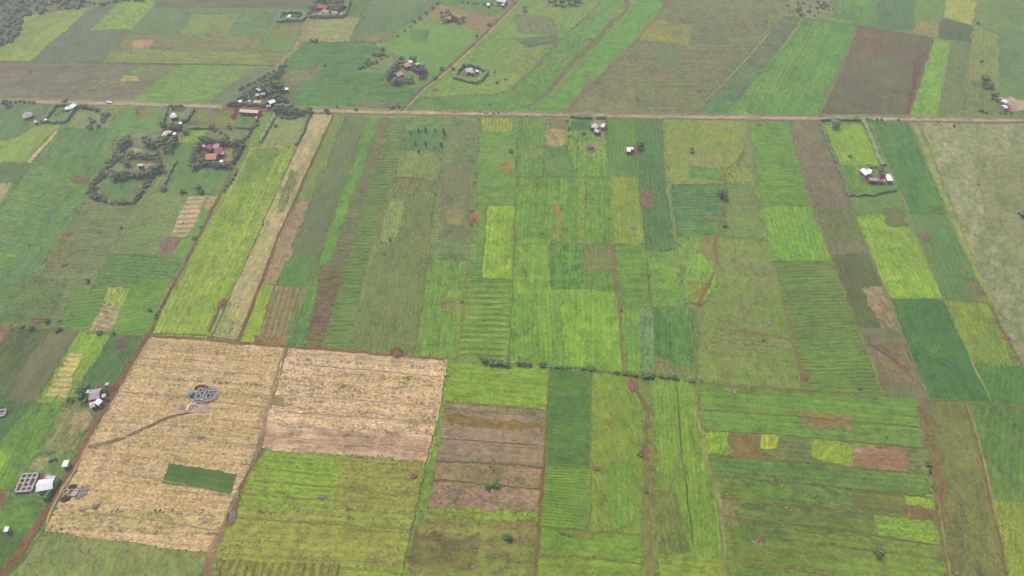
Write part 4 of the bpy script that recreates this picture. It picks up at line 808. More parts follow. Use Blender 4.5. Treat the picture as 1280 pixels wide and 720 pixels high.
# ---- single trees: (x, y, width px, label, kind, leaf)
for a in (
 (655.5,10,7,'small dark tree alone in the pasture near the top edge','tree',1),
 (903,243,13,'lone round dark green tree in the green rows right of the dark strip','tree',5),
 (907.5,282,8,'low round bush beside the gully below the lone round tree','bush',0),
 (865,190,6,'small bush alone in the yellowish pasture','bush',0),
 (865,186,4.5,'little bush touching the small bush in the yellowish pasture','bush',1),
 (1045.5,155,12,'round tree in the far corner of the vivid plot inside the hedge','tree',0),
 (1063.5,196,6,'small dark shrub alone in the vivid plot inside the hedge','bush',1),
 (1233,99.5,14,'large dark round tree in the fields beyond the road at the right','tree',1),
 (1238,107,15,'low grey green thicket just below the large dark round tree','bush',0),
 (1243,119,11,'dark round tree just left of the tan yard at the right edge','tree',1),
 (1228,77,5,'tiny bush in the yellow green field above the large dark tree','bush',0),
 (1222.5,29,5,'tiny dark bush at the corner of the yellow green plot at the top right','bush',1),
 (1192.5,157.5,5,'tiny bush alone at the top of the pale rough pasture','bush',0),
 (1279,267,14,'dark bush cut by the right edge in the pale rough pasture','bush',0),
 (639,190,7,'small bush beside the smooth green plot below the tiny striped plot','bush',1),
 (589,263,6,'grey green bush just above the red spot in the grey green field','bush',0),
 (588.5,280,5,'dark bush just below the red spot in the grey green field','bush',1),
 (593,228,4,'tiny bush on the field edge above the vivid yellow green rectangle','bush',0),
 (488,300,6,'dark shrub at the foot of the pale weedy patch','bush',1),
 (480,317,4.5,'tiny shrub below the pale weedy patch','bush',6),
 (344.5,157.5,7,'dark grey bush alone in the pale hedged plot','bush',1),
 (151.5,285,5,'tiny dark bush on the light field edge left of the tan stubble plot','bush',1),
 (109,351,8,'low bush on the field edge above the striped rows','bush',1),
 (243,298,6,'small bush on the red track left of the vivid green field','bush',1),
 (250.5,284,4,'tiny bush on the red track just above another small bush','bush',0),
 (248,235,9,'leaning dark tree on the green plot below the red roofed farm','tree',1),
 (253,240,8,'dark bush at the foot of the leaning tree','bush',1),
 (229,239.5,9,'dark bush at the lower edge of the green plot, the middle one','bush',1),
 (205,236,10,'bushy tree at the lower left corner of the green plot below the red roofed farm','bush',0),
 (800.5,181,11,'round dark green tree beside the white roofed hut','tree',5),
 (577,377,4.5,'tiny dark bush beside the small bright patch at the centre','bush',1),
 (738,159.5,5,'small shrub left of the grey roofed farm below the road','bush',1),
 (730.5,167,6,'dark shrub in the grass below the grey roofed farm','bush',5),
 (1160.5,580,9,'dark green bush at the left edge of the fallow strip','bush',1),
 (1162,590,7,'green bush just below the dark bush at the fallow strip','bush',6),
 (1098,690.5,15,'round green bush alone in the bottom right fields','bush',5),
 (635,672,16,'wide green bush in the weedy plot at the bottom','bush',6),
 (610,610,9,'left half of the low green weeds in the speckled brown plot','bush',6),
 (620,607,12,'right half of the low green weeds in the speckled brown plot','bush',6),
 (800,568,8,'bluish green shrub left of the red patch in the ravine','bush',6),
 (808,614,8,'bluish green shrub in the ravine below the red patch','bush',6),
 (1108,547,4,'tiny green tuft above the pinkish bare patch','bush',6),
 (955,425.5,4.5,'tiny dark shrub in the olive pasture','bush',1),
 (1076,486,6,'small bush at the lower edge of the fine striped field','bush',6),
 (389.5,50.8,7,'left one of two low bushes at the foot of the pale dry plot','bush',1),
 (395,51,6.5,'right one of two low bushes at the foot of the pale dry plot','bush',1),
 (408,138,8,'round roadside tree, the largest on the far verge','tree',1),
 (388,137,8,'roadside tree at the end of the thick hedge','tree',0),
 (421,134,5,'small roadside bush right of the largest roadside tree','bush',1),
 (445,137,5,'tiny roadside bush left of the diagonal track','bush',1),
 (406,82,4.5,'tiny bush in the large striped field beyond the road','bush',1),
 (490,134,7,'pale bush at the foot of the diagonal track','bush',4),
 (499,134,5,'small dark bush at the junction of road and diagonal track','bush',1),
 (552,86,7,'bush beside the diagonal track, above its bend','bush',1),
 (566,86,6,'bush in the pasture left of the small square hedged farm','bush',0),
 (544,97,8,'dark bush on the diagonal track at the bend','bush',1),
 (596,45,5,'dark bush on the left verge of the diagonal track','bush',1),
 (611,31,6,'larger dark bush high on the diagonal track','bush',1),
 (622,103,6,'grey green bush right of the small square hedged farm','bush',0),
 (632,99,4,'tiny bush far right of the small square hedged farm','bush',0),
 (612,131,3.5,'tiny dark dot of a bush just above the road','bush',1),
 (618,90,3.5,'tiny bush near the right corner of the square hedge','bush',0),
 (7,128,11,'dark tree at the left edge beside the road','tree',1),
 (82,126,8,'round tree on the far side of the hedged garden by the road','tree',1),
 (102,166,3,'small tree','bush',0),
 (112,148,5,'small round bush in the pale plot','bush',0),
 (123,157.5,7,'round dark bush at the right of the pale plot below the road','bush',1),
 (111,159,9,'grey green bush next to the round dark bush','bush',0),
 (115,151,9,'low bush in the middle of the pale plot below the road','bush',0),
 (128,149,8,'dark bush on the right of the pale plot, lower of two','bush',1),
 (136,143,6,'dark bush on the right of the pale plot, upper of two','bush',1),
 (127,143.5,6,'low bush left of the upper dark bush','bush',0),
 (265,158,8,'bush in the brown plot above the red roofed farm','tree',0),
 (286,158,7,'tall bush at the right end of the brown plot','tree',0),
 (232,166,9,'yellow green shrub at the corner of the small bright plot','bush',6),
 (108,482,9,'pale grey leafless looking bush beside the lone farmstead','bush',4),
 (101,489,12,'large dark tree left of the pink grey roof','tree',1),
 (99,497,11,'dark bush below the large dark tree','bush',0),
 (88,500,9,'dark shrub at the left end of the lone farmstead','bush',1),
 (107,500,8,'small tree between the dark bush and the pink grey roof','bush',0),
 (28,408,7,'dark bush on the field edge above the left plots, first from the left','bush',1),
 (40,410,10,'wide dark bush on the field edge above the left plots','bush',1),
 (59,402,8,'bush just right of the long red mound','bush',1),
 (75,401,4,'tiny bush above the field edge on the left','bush',1),
 (72,412,9,'low bush on the field edge below the tiny bush','bush',0),
 (125,416,9,'dark bush on the field edge below the tan striped plot','bush',1),
 (142,416.5,6,'small dark bush on the field edge right of another','bush',1),
 (14.5,407,3.5,'tiny dark bush at the left end of the field edge','bush',1),
 (1132,229,4,'tiny bush','bush',0),
 (958,27,4,'tiny bush by the top of the grey brown strip','bush',0),
 (1068,122,3,'tiny bush','bush',0),
 ):
    if a[3] in ('small tree', 'tiny bush'): continue
    tree(*a)
tree(524.5, 91, 13, 'purple flowering tree at the right of the farmstead grove', 'tree', 3)
# pairs and rows
row([(187,387),(194,394)], 5, (4,5), 'low bush on the red track above the stubble', leaf=1)
row([(213,362),(192,402)], 7, (2.5,4.5), 'low dark bush along the red track above the stubble corner', leaf=(0,1))
row([(602,449),(613,452),(634,455)], 5.5, (7,10), 'leafy tree in the clump at the left end of the tree line', 'tree', (0,1,5), 'tree')
row([(648,455),(664,457)], 6, (6,8), 'bush in the second clump of the tree line', leaf=(1,5))
row([(676,456),(684,458)], 5, (7,9), 'bush in the third clump of the tree line', leaf=(1,5))
row([(690,459),(720,461)], 5, (3,5), 'low bush in the gap of the tree line', leaf=(0,6))
row([(727,461),(745,463)], 5, (4,6), 'bush in the thin middle stretch of the tree line', leaf=(0,1))
row([(750,464),(768,466)], 6, (3,4), 'tiny bush in the tree line before the ravine', leaf=0)
row([(772,466),(800,469)], 6.5, (5,8), 'bush of the tree line beside the head of the ravine', leaf=(1,5))
row([(806,470),(818,471)], 5, (8,10), 'big bush of the tree line just right of the ravine head', leaf=(1,5))
row([(826,471),(850,474)], 5, (5,8), 'bush toward the right end of the tree line', leaf=(0,1))
row([(856,475),(880,478)], 6, (3.5,5.5), 'last small bush at the right end of the tree line', leaf=(0,1))
row([(14,127),(32,127.5)], 5, (4,6), 'low bush screening the road at the left edge', leaf=(0,1))
row([(30,128),(44,128)], 5, (4,5), 'bush on the near verge at the left end of the road', leaf=(0,1))
row([(100,134),(112,136),(122,137)], 4.5, (5,7.5), 'bush in the row right of the hedged garden', leaf=(1,5))
row([(101,131),(112,131)], 6, (2,3), 'tiny bush between garden and road', leaf=0)
row([(135,142),(128,152)], 3.5, (4,6), 'bush in the short row right of the pale plot', leaf=(1,0))
hedge([(71,132),(96,133.5),(82,153),(54,152.5)], 3.6, 2.8, 'clipped dark hedge enclosing the garden of the white L shaped roof', 1, True)
row([(64,146),(76,140),(84,138)], 5, (2.5,4), 'small garden shrub inside the dark clipped hedge', leaf=(0,1))
row([(300,112),(348,86),(357,80)], 5, (4,6), 'tree in the diagonal row above the roadside farmstead', leaf=(1,1,0))
row([(352,85),(347,92),(330,103),(315,112),(302,122),(294,128)], 4.5, (5,8), 'tree on the upper left rim of the roadside farmstead', 'tree', (1,0,0), 'tree')
row([(330,108),(338,102),(348,104),(352,110)], 5, (8,11), 'large dark tree at the back of the roadside farmstead', 'tree', (1,5,0), 'tree')
row([(334,112),(346,116),(344,122),(332,124)], 5, (7,10), 'tree in the middle of the roadside farmstead', 'tree', (0,1,2), 'tree')
row([(305,118),(312,124),(310,128)], 5, (5,7), 'small tree in the left part of the roadside farmstead', 'tree', (0,1), 'tree')
row([(352,122),(358,124),(352,128)], 5, (5,8), 'tree in the right part of the roadside farmstead', 'tree', (1,0), 'tree')
hedge([(290,130),(300,131),(318,132),(334,132.5)], 5, 3.4, 'dark roadside hedge along the front of the farmstead', 1)
row([(286,130),(300,131)], 5, (7,9), 'bushy tree at the left end of the roadside hedge', 'bush', 1)
hedge([(345,133),(366,134)], 4, 3, 'short dark hedge between the farmstead and the road', 1)
row([(345,138),(360,138.5),(372,140),(390,141)], 5, (7,10), 'bushy tree in the thick row on the near side of the road', 'tree', (1,5), 'tree')
row([(352,146),(368,147)], 5, (5,7), 'small bush hanging below the thick roadside row', leaf=0)
hedge([(345,143),(336,160),(326,178)], 3, 2.4, 'hedge down the left side of the pale plot', 0)
hedge([(388,142),(380,162),(370,182)], 3, 2.6, 'hedge down the right side of the pale plot', 1)
row([(323,139),(325,146)], 4, (5,6), 'bush at the right end of the long white shed', leaf=1)
row([(320,156),(312,166),(304,175)], 4, (4,6), 'bush on the red track right of the red roofed farm', leaf=(0,1))
# farmstead of the two white roofs
hedge([(209,136),(206,147),(203,156)], 4, 3, 'hedge on the left side of the upper white roofed farmstead', 1)
hedge([(241,137),(236,146),(231,154)], 4.5, 3, 'hedge on the right side of the upper white roofed farmstead', 1)
row([(216,133.5),(226,134)], 4, (5,7), 'dark tree by the road at the upper white roofed farmstead', 'tree', 1, 'tree')
row([(202,158),(216,159),(230,160)], 4, (7,9), 'dark tree in the row between the two white roofed farmsteads', 'tree', (1,5), 'tree')
hedge([(236,161),(262,161)], 2.5, 2, 'low hedge under the brown striped plot', 1)
hedge([(296,160),(312,161)], 2.5, 2, 'low hedge under the small green plot beside the red track', 1)
# ring of trees of the red farm
row([(252,174),(262,176),(280,178),(302,178)], 4.5, (7,10), 'dark tree in the row behind the red roofed farm', 'tree', (1,5,1), 'tree')
row([(247,180),(244,192),(240,204)], 4.5, (7,10), 'tree on the left side of the red roofed farm', 'tree', (1,0,5), 'tree')
row([(243,207),(256,204),(268,205),(286,206)], 4.5, (6,9), 'tree on the near side of the red roofed farm', 'tree', (0,1,0), 'tree')
row([(303,182),(298,192),(290,202)], 4, (5,7), 'tree on the right side of the red roofed farm', 'tree', (1,5), 'tree')
row([(250,197),(254,201)], 4, (8,10), 'broad grey green tree at the lower left of the red roofed farm', 'tree', 0, 'tree')
row([(296,212),(290,224),(280,238)], 5, (3.5,5.5), 'bush on the edge of the green plot beside the red track', leaf=(0,1))
row([(264,160),(286,172)], 7, (4,6), 'grey shrub on the rough yard behind the red roofed farm', leaf=(0,4))
hedge([(221,202),(214,214),(207,230)], 2.2, 2, 'short dark hedge left of the green plot', 1)
# wooded farm plot
row([(160,172),(152,182),(146,190)], 4.5, (8,11), 'dark tree on the upper left rim of the tree ringed plot', 'tree', (1,0), 'tree')
row([(148,188),(138,202),(130,214),(120,226),(110,242)], 5.5, (6,9), 'tree in the row down the left rim of the tree ringed plot', 'tree', (1,0), 'tree')
row([(120,245),(132,250)], 5, (9,12), 'broad bush at the lower left corner of the tree ringed plot', leaf=(1,0))
row([(141,253),(156,254),(170,252)], 4, (5,7), 'bush in the row along the near rim of the tree ringed plot', leaf=(0,2))
row([(171,248),(178,236),(186,226)], 4.5, (6,8), 'bush in the row down the right rim of the tree ringed plot', leaf=(1,0))
row([(180,174),(186,180),(196,178)], 5, (9,12), 'round tree near the top of the tree ringed plot', 'tree', (0,1), 'tree')
row([(198,176),(206,174),(214,178),(220,172)], 5, (9,13), 'big dark tree just below the lower white roofed farmstead', 'tree', (1,5,0), 'tree')
row([(205,186),(214,184)], 6, (8,10), 'tree left of the green strip', 'tree', 0, 'tree')
row([(152,196),(164,192),(174,194),(186,196),(198,194)], 5.5, (6,9), 'tree in the upper cross row of the tree ringed plot', 'tree', (0,0,1), 'tree')
row([(156,202),(160,206)], 4, (7,9), 'tree left of the small tan roof', 'tree', 0, 'tree')
row([(142,220),(152,218),(164,216),(178,217),(190,213),(200,207)], 4.5, (8,12), 'dark tree in the lower cross row of the tree ringed plot', 'tree', (1,5,0), 'tree')
row([(196,202),(202,206)], 4, (7,9), 'tree at the right end of the lower cross row', 'tree', 1, 'tree')
row([(140,216),(146,222)], 5, (6,8), 'pale shrub at the left end of the lower cross row', leaf=2)
row([(188,222),(184,232)], 5, (5,7), 'small tree right of the inner green plot', leaf=0)
# far farmsteads
hedge([(352,16),(380,17),(382,22),(378,25.5),(348,27)], 5, 3.4, 'dark hedge round the tiny white hut beyond the road', 1, True)
row([(366,21),(376,21)], 4, (5,7), 'light green tree beside the tiny white hut', 'tree', 2, 'tree')
hedge([(387,21.5),(408,21.8),(430,21.5)], 5.5, 4, 'dark hedge along the near side of the far red roofed farm', 1)
hedge([(430,21),(437,4),(440,-6)], 4.5, 3.4, 'dark hedge along the right side of the far red roofed farm', 1)
row([(388,16),(390,8),(394,2),(402,1)], 4.5, (6,8), 'tree on the left side of the far red roofed farm', 'tree', (1,0), 'tree')
row([(418,10),(424,12),(430,8),(424,4),(430,0)], 4.5, (7,9), 'tree on the right side of the far red roofed farm', 'tree', (1,0,2), 'tree')
row([(404,-2),(420,-1)], 5, (7,9), 'tree behind the far red roofed farm', 'tree', 1, 'tree')
row([(548,4),(538,12),(520,26),(505,38),(492,48)], 9, (3.5,6), 'bush on the diagonal field edge above the hedged grove', leaf=(0,1))
row([(478,62),(476,67),(484,69),(450,86)], 7, (4,7), 'bush on the short row right of the striped field', leaf=(1,0))
row([(468,68),(484,69)], 4, (5,6), 'bush in the short dark row above the grove', leaf=1)
row([(461,75),(454,82),(450,86)], 4.5, (4,6), 'bush on the lower diagonal field edge', leaf=1)
row([(502,74),(494,82),(486,92),(484,100)], 4.5, (7,9), 'tree on the left side of the grove', 'tree', (1,0,0), 'tree')
row([(514,73),(520,76)], 4.5, (5,7), 'dark tree behind the orange roof of the grove', 'tree', 1, 'tree')
row([(515,84),(518,88)], 4, (6,7), 'dark tree in the middle of the grove', 'tree', 1, 'tree')
row([(492,100),(500,101),(510,100),(518,99)], 4.5, (6,9), 'pale drooping tree along the near side of the grove', 'tree', (4,0,4), 'tree')
row([(528,84),(532,86),(530,92)], 4, (6,7), 'pale tree on the right side of the grove', 'tree', (4,0), 'tree')
row([(484,101),(502,105),(520,105)], 5, (3,4), 'low shrub at the foot of the grove', leaf=(0,1))
hedge([(567,97),(580,81.5),(592,83),(609,90),(605,97),(594,104.5),(580,101)], 4, 3, 'dark square hedge round the small farm with the pale blue roof', 1, True)
row([(579,82),(590,83),(598,85)], 4, (5,6.5), 'dark tree behind the pale blue roof', 'tree', 1, 'tree')
row([(553,17),(552,25),(560,27)], 4.5, (4.5,6.5), 'tree left of the tiny pink roof', 'tree', (1,0), 'tree')
row([(558,15),(566,22),(573,25),(580,22)], 4.5, (4.5,7), 'tree right of the tiny pink roof', 'tree', (1,0), 'tree')
row([(580,2),(610,5),(634,9)], 7, (2.5,4), 'small bush on the top edge field boundary', leaf=(0,1))
# right side
hedge([(1026,151),(1045,150.5),(1078,150.5)], 3, 2.4, 'dark roadside hedge on top of the vivid plot', 1)
hedge([(1078,150),(1088,172),(1100,200),(1104,208)], 3.6, 2.2, 'grey green hedge down the right side of the vivid plot', 0)
hedge([(1025,153),(1036,182),(1050,215),(1062,246)], 2.4, 1.8, 'thin dark hedge down the left side of the vivid plot', 1)
hedge([(1063,243.5),(1078,244.5),(1092,245),(1106,240),(1119,238)], 2.8, 2, 'curved dark green hedge along the bottom of the vivid plot', 5)
row([(1084,149.5),(1104,150.5)], 6, (3,4.5), 'small bush in the dotted row on the near verge at the right', leaf=1)
tree(1123, 150, 4, 'dark bush alone on the near verge at the right', 'bush', 1)
row([(1101,214),(1103,222)], 5, (6,8), 'dark tree between the white roofs of the hedged farm', 'tree', 1, 'tree')
row([(1088,209),(1104,210)], 5, (3,5), 'small shrub behind the white roofs of the hedged farm', leaf=(0,4))
row([(1090,209),(1093,208)], 4, (3,4), 'shrub touching the largest white roof', leaf=1)
row([(1224,139),(1236,140)], 4.5, (4,6), 'bush in the low row beside the road at the right', leaf=1)
row([(1250,141),(1266,142)], 6, (4,5), 'bush under the tan yard at the right edge', leaf=1)
hedge([(713,146.5),(726,147.5),(739,148)], 3.4, 2.6, 'dark roadside hedge left of the gate of the grey roofed farm', 1)
hedge([(745,148),(757,148.5)], 2.8, 2.2, 'short roadside hedge right of the gate of the grey roofed farm', 1)
row([(710,152),(711,170),(709,176)], 9, (3,5), 'bush on the left side of the grey roofed farm plot', leaf=(1,0))
row([(757,152),(759,166)], 6, (3,4.5), 'shrub on the right side of the grey roofed farm', leaf=0)
row([(745,167),(756,167)], 5, (3,4), 'shrub just below the grey roofed farm', leaf=0)
row([(660,144),(690,144)], 26, (2,3), 'tiny verge bush near the middle of the road', leaf=0)
row([(600,141),(625,142)], 6, (2,3), 'tiny bush on the far verge at the middle', leaf=1)
# lower left farm
hedge([(60,626),(68,611),(74,601)], 3.4, 3.6, 'tall dark hedge between the white roof and the red track', 5)
row([(64,600),(70,596)], 4, (6,8), 'green tree right of the large white roof', 'tree', (5,6), 'tree')
row([(60,612),(68,604)], 4, (5,7), 'green shrub below the large white roof', leaf=(6,5))
row([(62,576),(78,574)], 6, (4,5), 'low shrub beside the small white shed roof', leaf=(0,6))
row([(126,497),(132,490),(134,500)], 4, (5,7), 'green shrub between the lone farmstead and the red track', leaf=(5,1))
row([(108,487),(130,488)], 6, (3,4.5), 'dark shrub behind the pink grey roof', leaf=1)
# cypresses
for x, y, w, hk, l in ((513,166,2.8,.75,'leftmost of the top row, small'),(523,162.5,3.2,.8,'second of the top row, leaning beside a pale spot'),(532,162.5,3.8,.7,'third of the top row, stout'),(544,162.5,2.8,.7,'fourth of the top row, small'),
                        (554.6,164,4,.9,'last of the top row, the tallest'),(519.5,180,2.8,.7,'left one of the middle row'),(532,179.5,3,1.2,'tall thin one of the middle row'),(551.5,180.5,4,.6,'right one of the middle row, broad'),(523.5,189,3.4,.6,'lowest one, alone below the others')):
    tree(x, y, w, 'dark cypress in the striped plot, '+l, 'cypress', 5, 'cypresses in the striped plot', hk=hk)

# ================================================================== BUILDINGS
WALL = {'mud': mat('mud_wall', (150,116,92), .95, .2, 1.5), 'cream': mat('plaster_wall', (176,164,142), .9, .15), 'blue': mat('painted_wall', (70,86,130), .8, .15), 'grey': mat('block_wall', (140,136,128), .9, .2)}
ROOF = {'white': mat('white_sheet_roof', (236,236,232), .5, .12, .5, corr=.06), 'silver': mat('zinc_roof', (196,200,200), .45, .2, .5, corr=.06), 'grey': mat('weathered_zinc_roof', (176,166,164), .6, .22, .7, corr=.06),
        'pink': mat('rusty_pink_roof', (190,150,140), .7, .25, .8, corr=.06), 'orange': mat('rusty_orange_roof', (204,142,112), .7, .3, .9, corr=.06), 'red': mat('dull_red_roof', (176,104,92), .7, .25, .9, corr=.06),
        'blue': mat('pale_blue_roof', (186,208,214), .5, .12, .5, corr=.06), 'tan': mat('tan_roof', (206,192,164), .7, .2, .6, corr=.06), 'thatch': mat('thatch', (200,192,176), .95, .25, 2.5, bump=.1)}
DARK = mat('dark_opening', (48,44,42), .9, .1); WOOD = mat('wood', (122,90,66), .85, .25, 2); GLASS = mat('window_glass', (70,84,92), .2, .1)
def wing(p1, p2, W, wallm, roofm, parent, org, rz, h=2.5, mono=False, door=True, name_r='roof', hz=3.):
    a, b = P(*p1, hz), P(*p2, hz); L = max(1.6, (b-a).length); c = (a+b)/2; ang = math.atan2(b.y-a.y, b.x-a.x)
    ca, sa = math.cos(ang-rz), math.sin(ang-rz); q = Vector((c.x-org.x, c.y-org.y)); q.rotate(Matrix.Rotation(-rz, 2))
    def T(x, y, z): return Vector((q.x+x*ca-y*sa, q.y+x*sa+y*ca, z))
    def bx(bm, x0, x1, y0, y1, z0, z1):
        v = [bm.verts.new(T(x, y, z)) for z in (z0, z1) for x, y in ((x0, y0), (x1, y0), (x1, y1), (x0, y1))]
        for f in ((0, 3, 2, 1), (4, 5, 6, 7), (0, 1, 5, 4), (1, 2, 6, 5), (2, 3, 7, 6), (3, 0, 4, 7)): bm.faces.new([v[i] for i in f])
    hl, hw = L/2-.25, W/2-.3; rise = W*.2 if not mono else W*.12
    bm = bmesh.new(); bx(bm, -hl, hl, -hw, hw, -.5, h)
    if not mono:                                     # gable ends
        for x in (-hl, hl-.001):
            v = [bm.verts.new(T(x+d, y, z)) for d in (0, .001) for y, z in ((-hw, h), (hw, h), (0, h+rise*hw/(W/2)-.06))]
            bm.faces.new(v[:3]); bm.faces.new(v[3:])
    obj('wall', bm, wallm, parent)
    bm = bmesh.new(); t = .07; ov = .15
    secs = [(-W/2, 0.), (0., rise), (W/2, 0.)] if not mono else [(-W/2, 0.), (W/2, rise)]
    for (ya, za), (yb, zb) in zip(secs, secs[1:]):
        v = [bm.verts.new(T(x, y, h+ov*0+z+dz)) for dz in (0, t) for x, y, z in ((-L/2, ya, za), (L/2, ya, za), (L/2, yb, zb), (-L/2, yb, zb))]
        for f in ((0, 3, 2, 1), (4, 5, 6, 7), (0, 1, 5, 4), (1, 2, 6, 5), (2, 3, 7, 6), (3, 0, 4, 7)): bm.faces.new([v[i] for i in f])
    if mono:
        pass
    obj(name_r, bm, roofm, parent)
    if door:
        bm = bmesh.new(); bx(bm, -.5, .5, -hw-.05, -hw+.02, -.05, 2.0); d = obj('door', bm, WOOD, parent)
        bm = bmesh.new(); bx(bm, .32, .4, -hw-.1, -hw-.05, .9, 1.); obj('handle', bm, DARK, d)
        if L > 4:
            for x in (-L*.3, L*.3):
                bm = bmesh.new(); bx(bm, x-.45, x+.45, -hw-.04, -hw+.02, .9, 1.8); w = obj('window', bm, WOOD, parent)
                bm = bmesh.new(); bx(bm, x-.37, x+.37, -hw-.06, -hw-.04, .98, 1.72); obj('pane', bm, GLASS, w)
def house(label, wings, wall='mud', cat='house', name='house'):
    """wings: (ridge end 1 px, ridge end 2 px, width m, roof colour, mono)"""
    w0 = wings[0]; a, b = P(*w0[0], 3.), P(*w0[1], 3.); c = (a+b)/2; rz = math.atan2(b.y-a.y, b.x-a.x)
    e = empty(name, (c.x, c.y, GZ), rz); tag(e, label, cat)
    for i, w in enumerate(wings):
        wing(w[0], w[1], w[2], WALL[w[5] if len(w) > 5 else wall], ROOF[w[3]], e, c, rz, h=2.5+.12*i, mono=(len(w) > 4 and w[4]), door=(i == 0 or w[2] > 4))
    return e
def shed(x, y, wpx, label, roof='white', W=2.4, slope=0.):
    d = wpx/2; return house(label, [((x-d, y+slope), (x+d, y-slope), W, roof, True)], 'cream', 'shed', 'shed')
# lower left
house('white roofed house with a back wing beside the roofless stone building', [((46.5,607.5),(67.5,603.5),6.0,'white'),((57,599.8),(68.5,599.6),3.6,'silver',True)], 'cream')
house('small pink roofed lean-to behind the white roof near the roofless building', [((56,596),(63,595),2.6,'pink',True)], 'mud', 'shed', 'shed')
shed(82, 579.5, 7, 'small square white roofed shed beside the red track', 'white', 3.2)
house('farmhouse with a wide pink grey metal roof on the left', [((112.5,493.5),(125.8,491.5),6.6,'grey'),((113,489.5),(125,489),2.2,'pink',True)], 'mud')
house('narrow white roofed hut just below the pink grey roof', [((119.5,505.5),(125.5,499.5),3.6,'white')], 'cream')
house('low grey white roof left of the narrow white roofed hut', [((112,507),(118.5,504.5),3.6,'silver')], 'cream')
shed(129.5, 494.5, 5, 'tiny pale pink roofed shed right of the pink grey roof', 'tan', 2)
shed(110, 489.3, 3.5, 'tiny silver roofed shed at the upper left of the pink grey roof', 'silver', 2)
shed(8, 661.5, 5.5, 'little white roofed hut in the lower left plot', 'white', 2.2)
# upper left
house('white L shaped roof in the corner of the clipped garden hedge', [((81.5,135.3),(90,134),4.2,'white'),((87.5,135),(93,130.6),4.6,'white')], 'cream')
shed(57, 149.5, 3.2, 'tiny white roofed shed in the lower corner of the clipped hedge', 'white', 1.8)
shed(44.5, 152, 3.2, 'tiny pale shed right of the thatched hut', 'silver', 2)
house('small white and grey roofs in the upper of the two farmsteads by the road', [((213,146),(221,144.3),4.2,'silver'),((214.5,143.5),(219,143),3,'white',True)], 'mud')
shed(225.5, 153.8, 3.5, 'tiny white roof low in the upper white roofed farmstead', 'white', 2)
house('long narrow pale roof of the lower white roofed farmstead', [((204,170.5),(208.5,164),3.8,'tan'),((209,164.8),(214.5,165.3),3.4,'silver')], 'mud')
shed(218, 167, 4, 'small white roof at the right of the long narrow pale roof', 'white', 2.6)
shed(218.3, 170.8, 4.4, 'lower small white roof right of the long narrow pale roof', 'white', 1.8)
house('orange tin roofed farmhouse in the red yard', [((257.5,196),(271.5,195.5),7,'orange')], 'mud')
house('dull red roofed house at the back of the red yard', [((259,186),(264,182),5.5,'red'),((267,183),(274.5,182.5),5,'pink')], 'mud')
house('large dark red roof in the middle of the red yard', [((268,190),(279,187.5),7.5,'red')], 'mud')
shed(254.8, 182.3, 3.2, 'tiny white roof behind the dull red house', 'silver', 2)
shed(276.5, 201.5, 4.5, 'small white roofed shed below the orange tin roof', 'white', 2.2)
shed(278.3, 191, 3.6, 'small tan roofed shed right of the orange tin roof', 'tan', 2.8)
shed(175.5, 206.2, 7, 'small tan roof alone in the tree ringed plot', 'tan', 2)
house('long narrow white roofed shop building on the near side of the road', [((300,138.2),(323.5,139.8),4.0,'tan')], 'red' if 0 else 'mud', 'building', 'roadside_building')
shed(320, 147.2, 2.8, 'tiny shed below the long narrow roadside building', 'pink', 3)
house('blue walled house with a silver roof in the roadside farmstead', [((320.8,113),(327.5,108.8),5,'silver')], 'blue')
house('white and pale blue roofed house at the front of the roadside farmstead', [((335.8,128.5),(343,125.5),5,'white'),((338,125),(343,124.6),3,'blue',True)], 'blue')
house('low long tan roofed building at the front of the roadside farmstead', [((317.5,126.8),(326.5,127.2),3,'tan')], 'mud', 'building', 'farm_building')
house('small pale grey roof in the middle of the roadside farmstead', [((319.3,118.6),(324,117.8),3.6,'silver')], 'mud')
house('small silver roof right of another in the middle of the roadside farmstead', [((326,117.2),(331.5,117),3.2,'tan')], 'mud')
shed(300, 126.5, 4, 'small white roof by the left gate of the roadside farmstead', 'white', 2.6)
shed(312, 126.2, 3, 'tiny pale roof behind the roadside hedge', 'silver', 2.2)
shed(353, 111, 3, 'left one of two tiny white sheds right of the roadside farmstead', 'silver', 2.2)
shed(358.4, 111, 4, 'right one of two tiny white sheds right of the roadside farmstead', 'white', 2.6)
shed(334, 132.3, 2.4, 'tiny white kiosk at the roadside, left of the pair', 'silver', 1.6)
shed(337.2, 132, 2.4, 'tiny white kiosk at the roadside, right of the pair', 'silver', 1.6)
# far
house('tiny white roofed hut inside the small far hedge', [((360.5,22),(363,18.8),3.6,'white')], 'cream')
house('dull red roofed farmhouse inside the far tall hedges', [((397,7),(410,9.5),6.5,'red'),((403,13.3),(412,15),5,'pink')], 'mud')
house('long low pink roof right of the far dull red farmhouse', [((415,14.6),(422.5,16),4,'pink')], 'mud')
for x, y, l in ((404.8,18,'tiny white roof at the foot of the far red roofed farm, middle'),(400.5,16.6,'tiny white roof at the foot of the far red roofed farm, left'),(427,16.6,'tiny white roof at the right of the far red roofed farm')): shed(x, y, 2.6, l, 'silver', 2)
house('orange roofed house in the grove beyond the road', [((504.5,82.3),(513,79.4),5.6,'orange')], 'mud')
house('white roof behind the orange roof of the grove', [((510.5,77.5),(515,76.4),3.8,'white')], 'cream')
house('small tan roof right of the white roof in the grove', [((519,80.6),(524,78.6),3.2,'tan')], 'mud')
house('brownish roof in the lower part of the grove', [((495,94),(503,91),5.6,'pink')], 'mud')
house('pale blue roofed house inside the small square hedge', [((582,88),(591,87),6,'blue')], 'cream')
shed(590.5, 90.5, 5, 'rusty shed in front of the pale blue roof', 'orange', 2.4)
shed(596.5, 88.6, 3.6, 'tiny white shed right of the pale blue roof', 'white', 2.2)
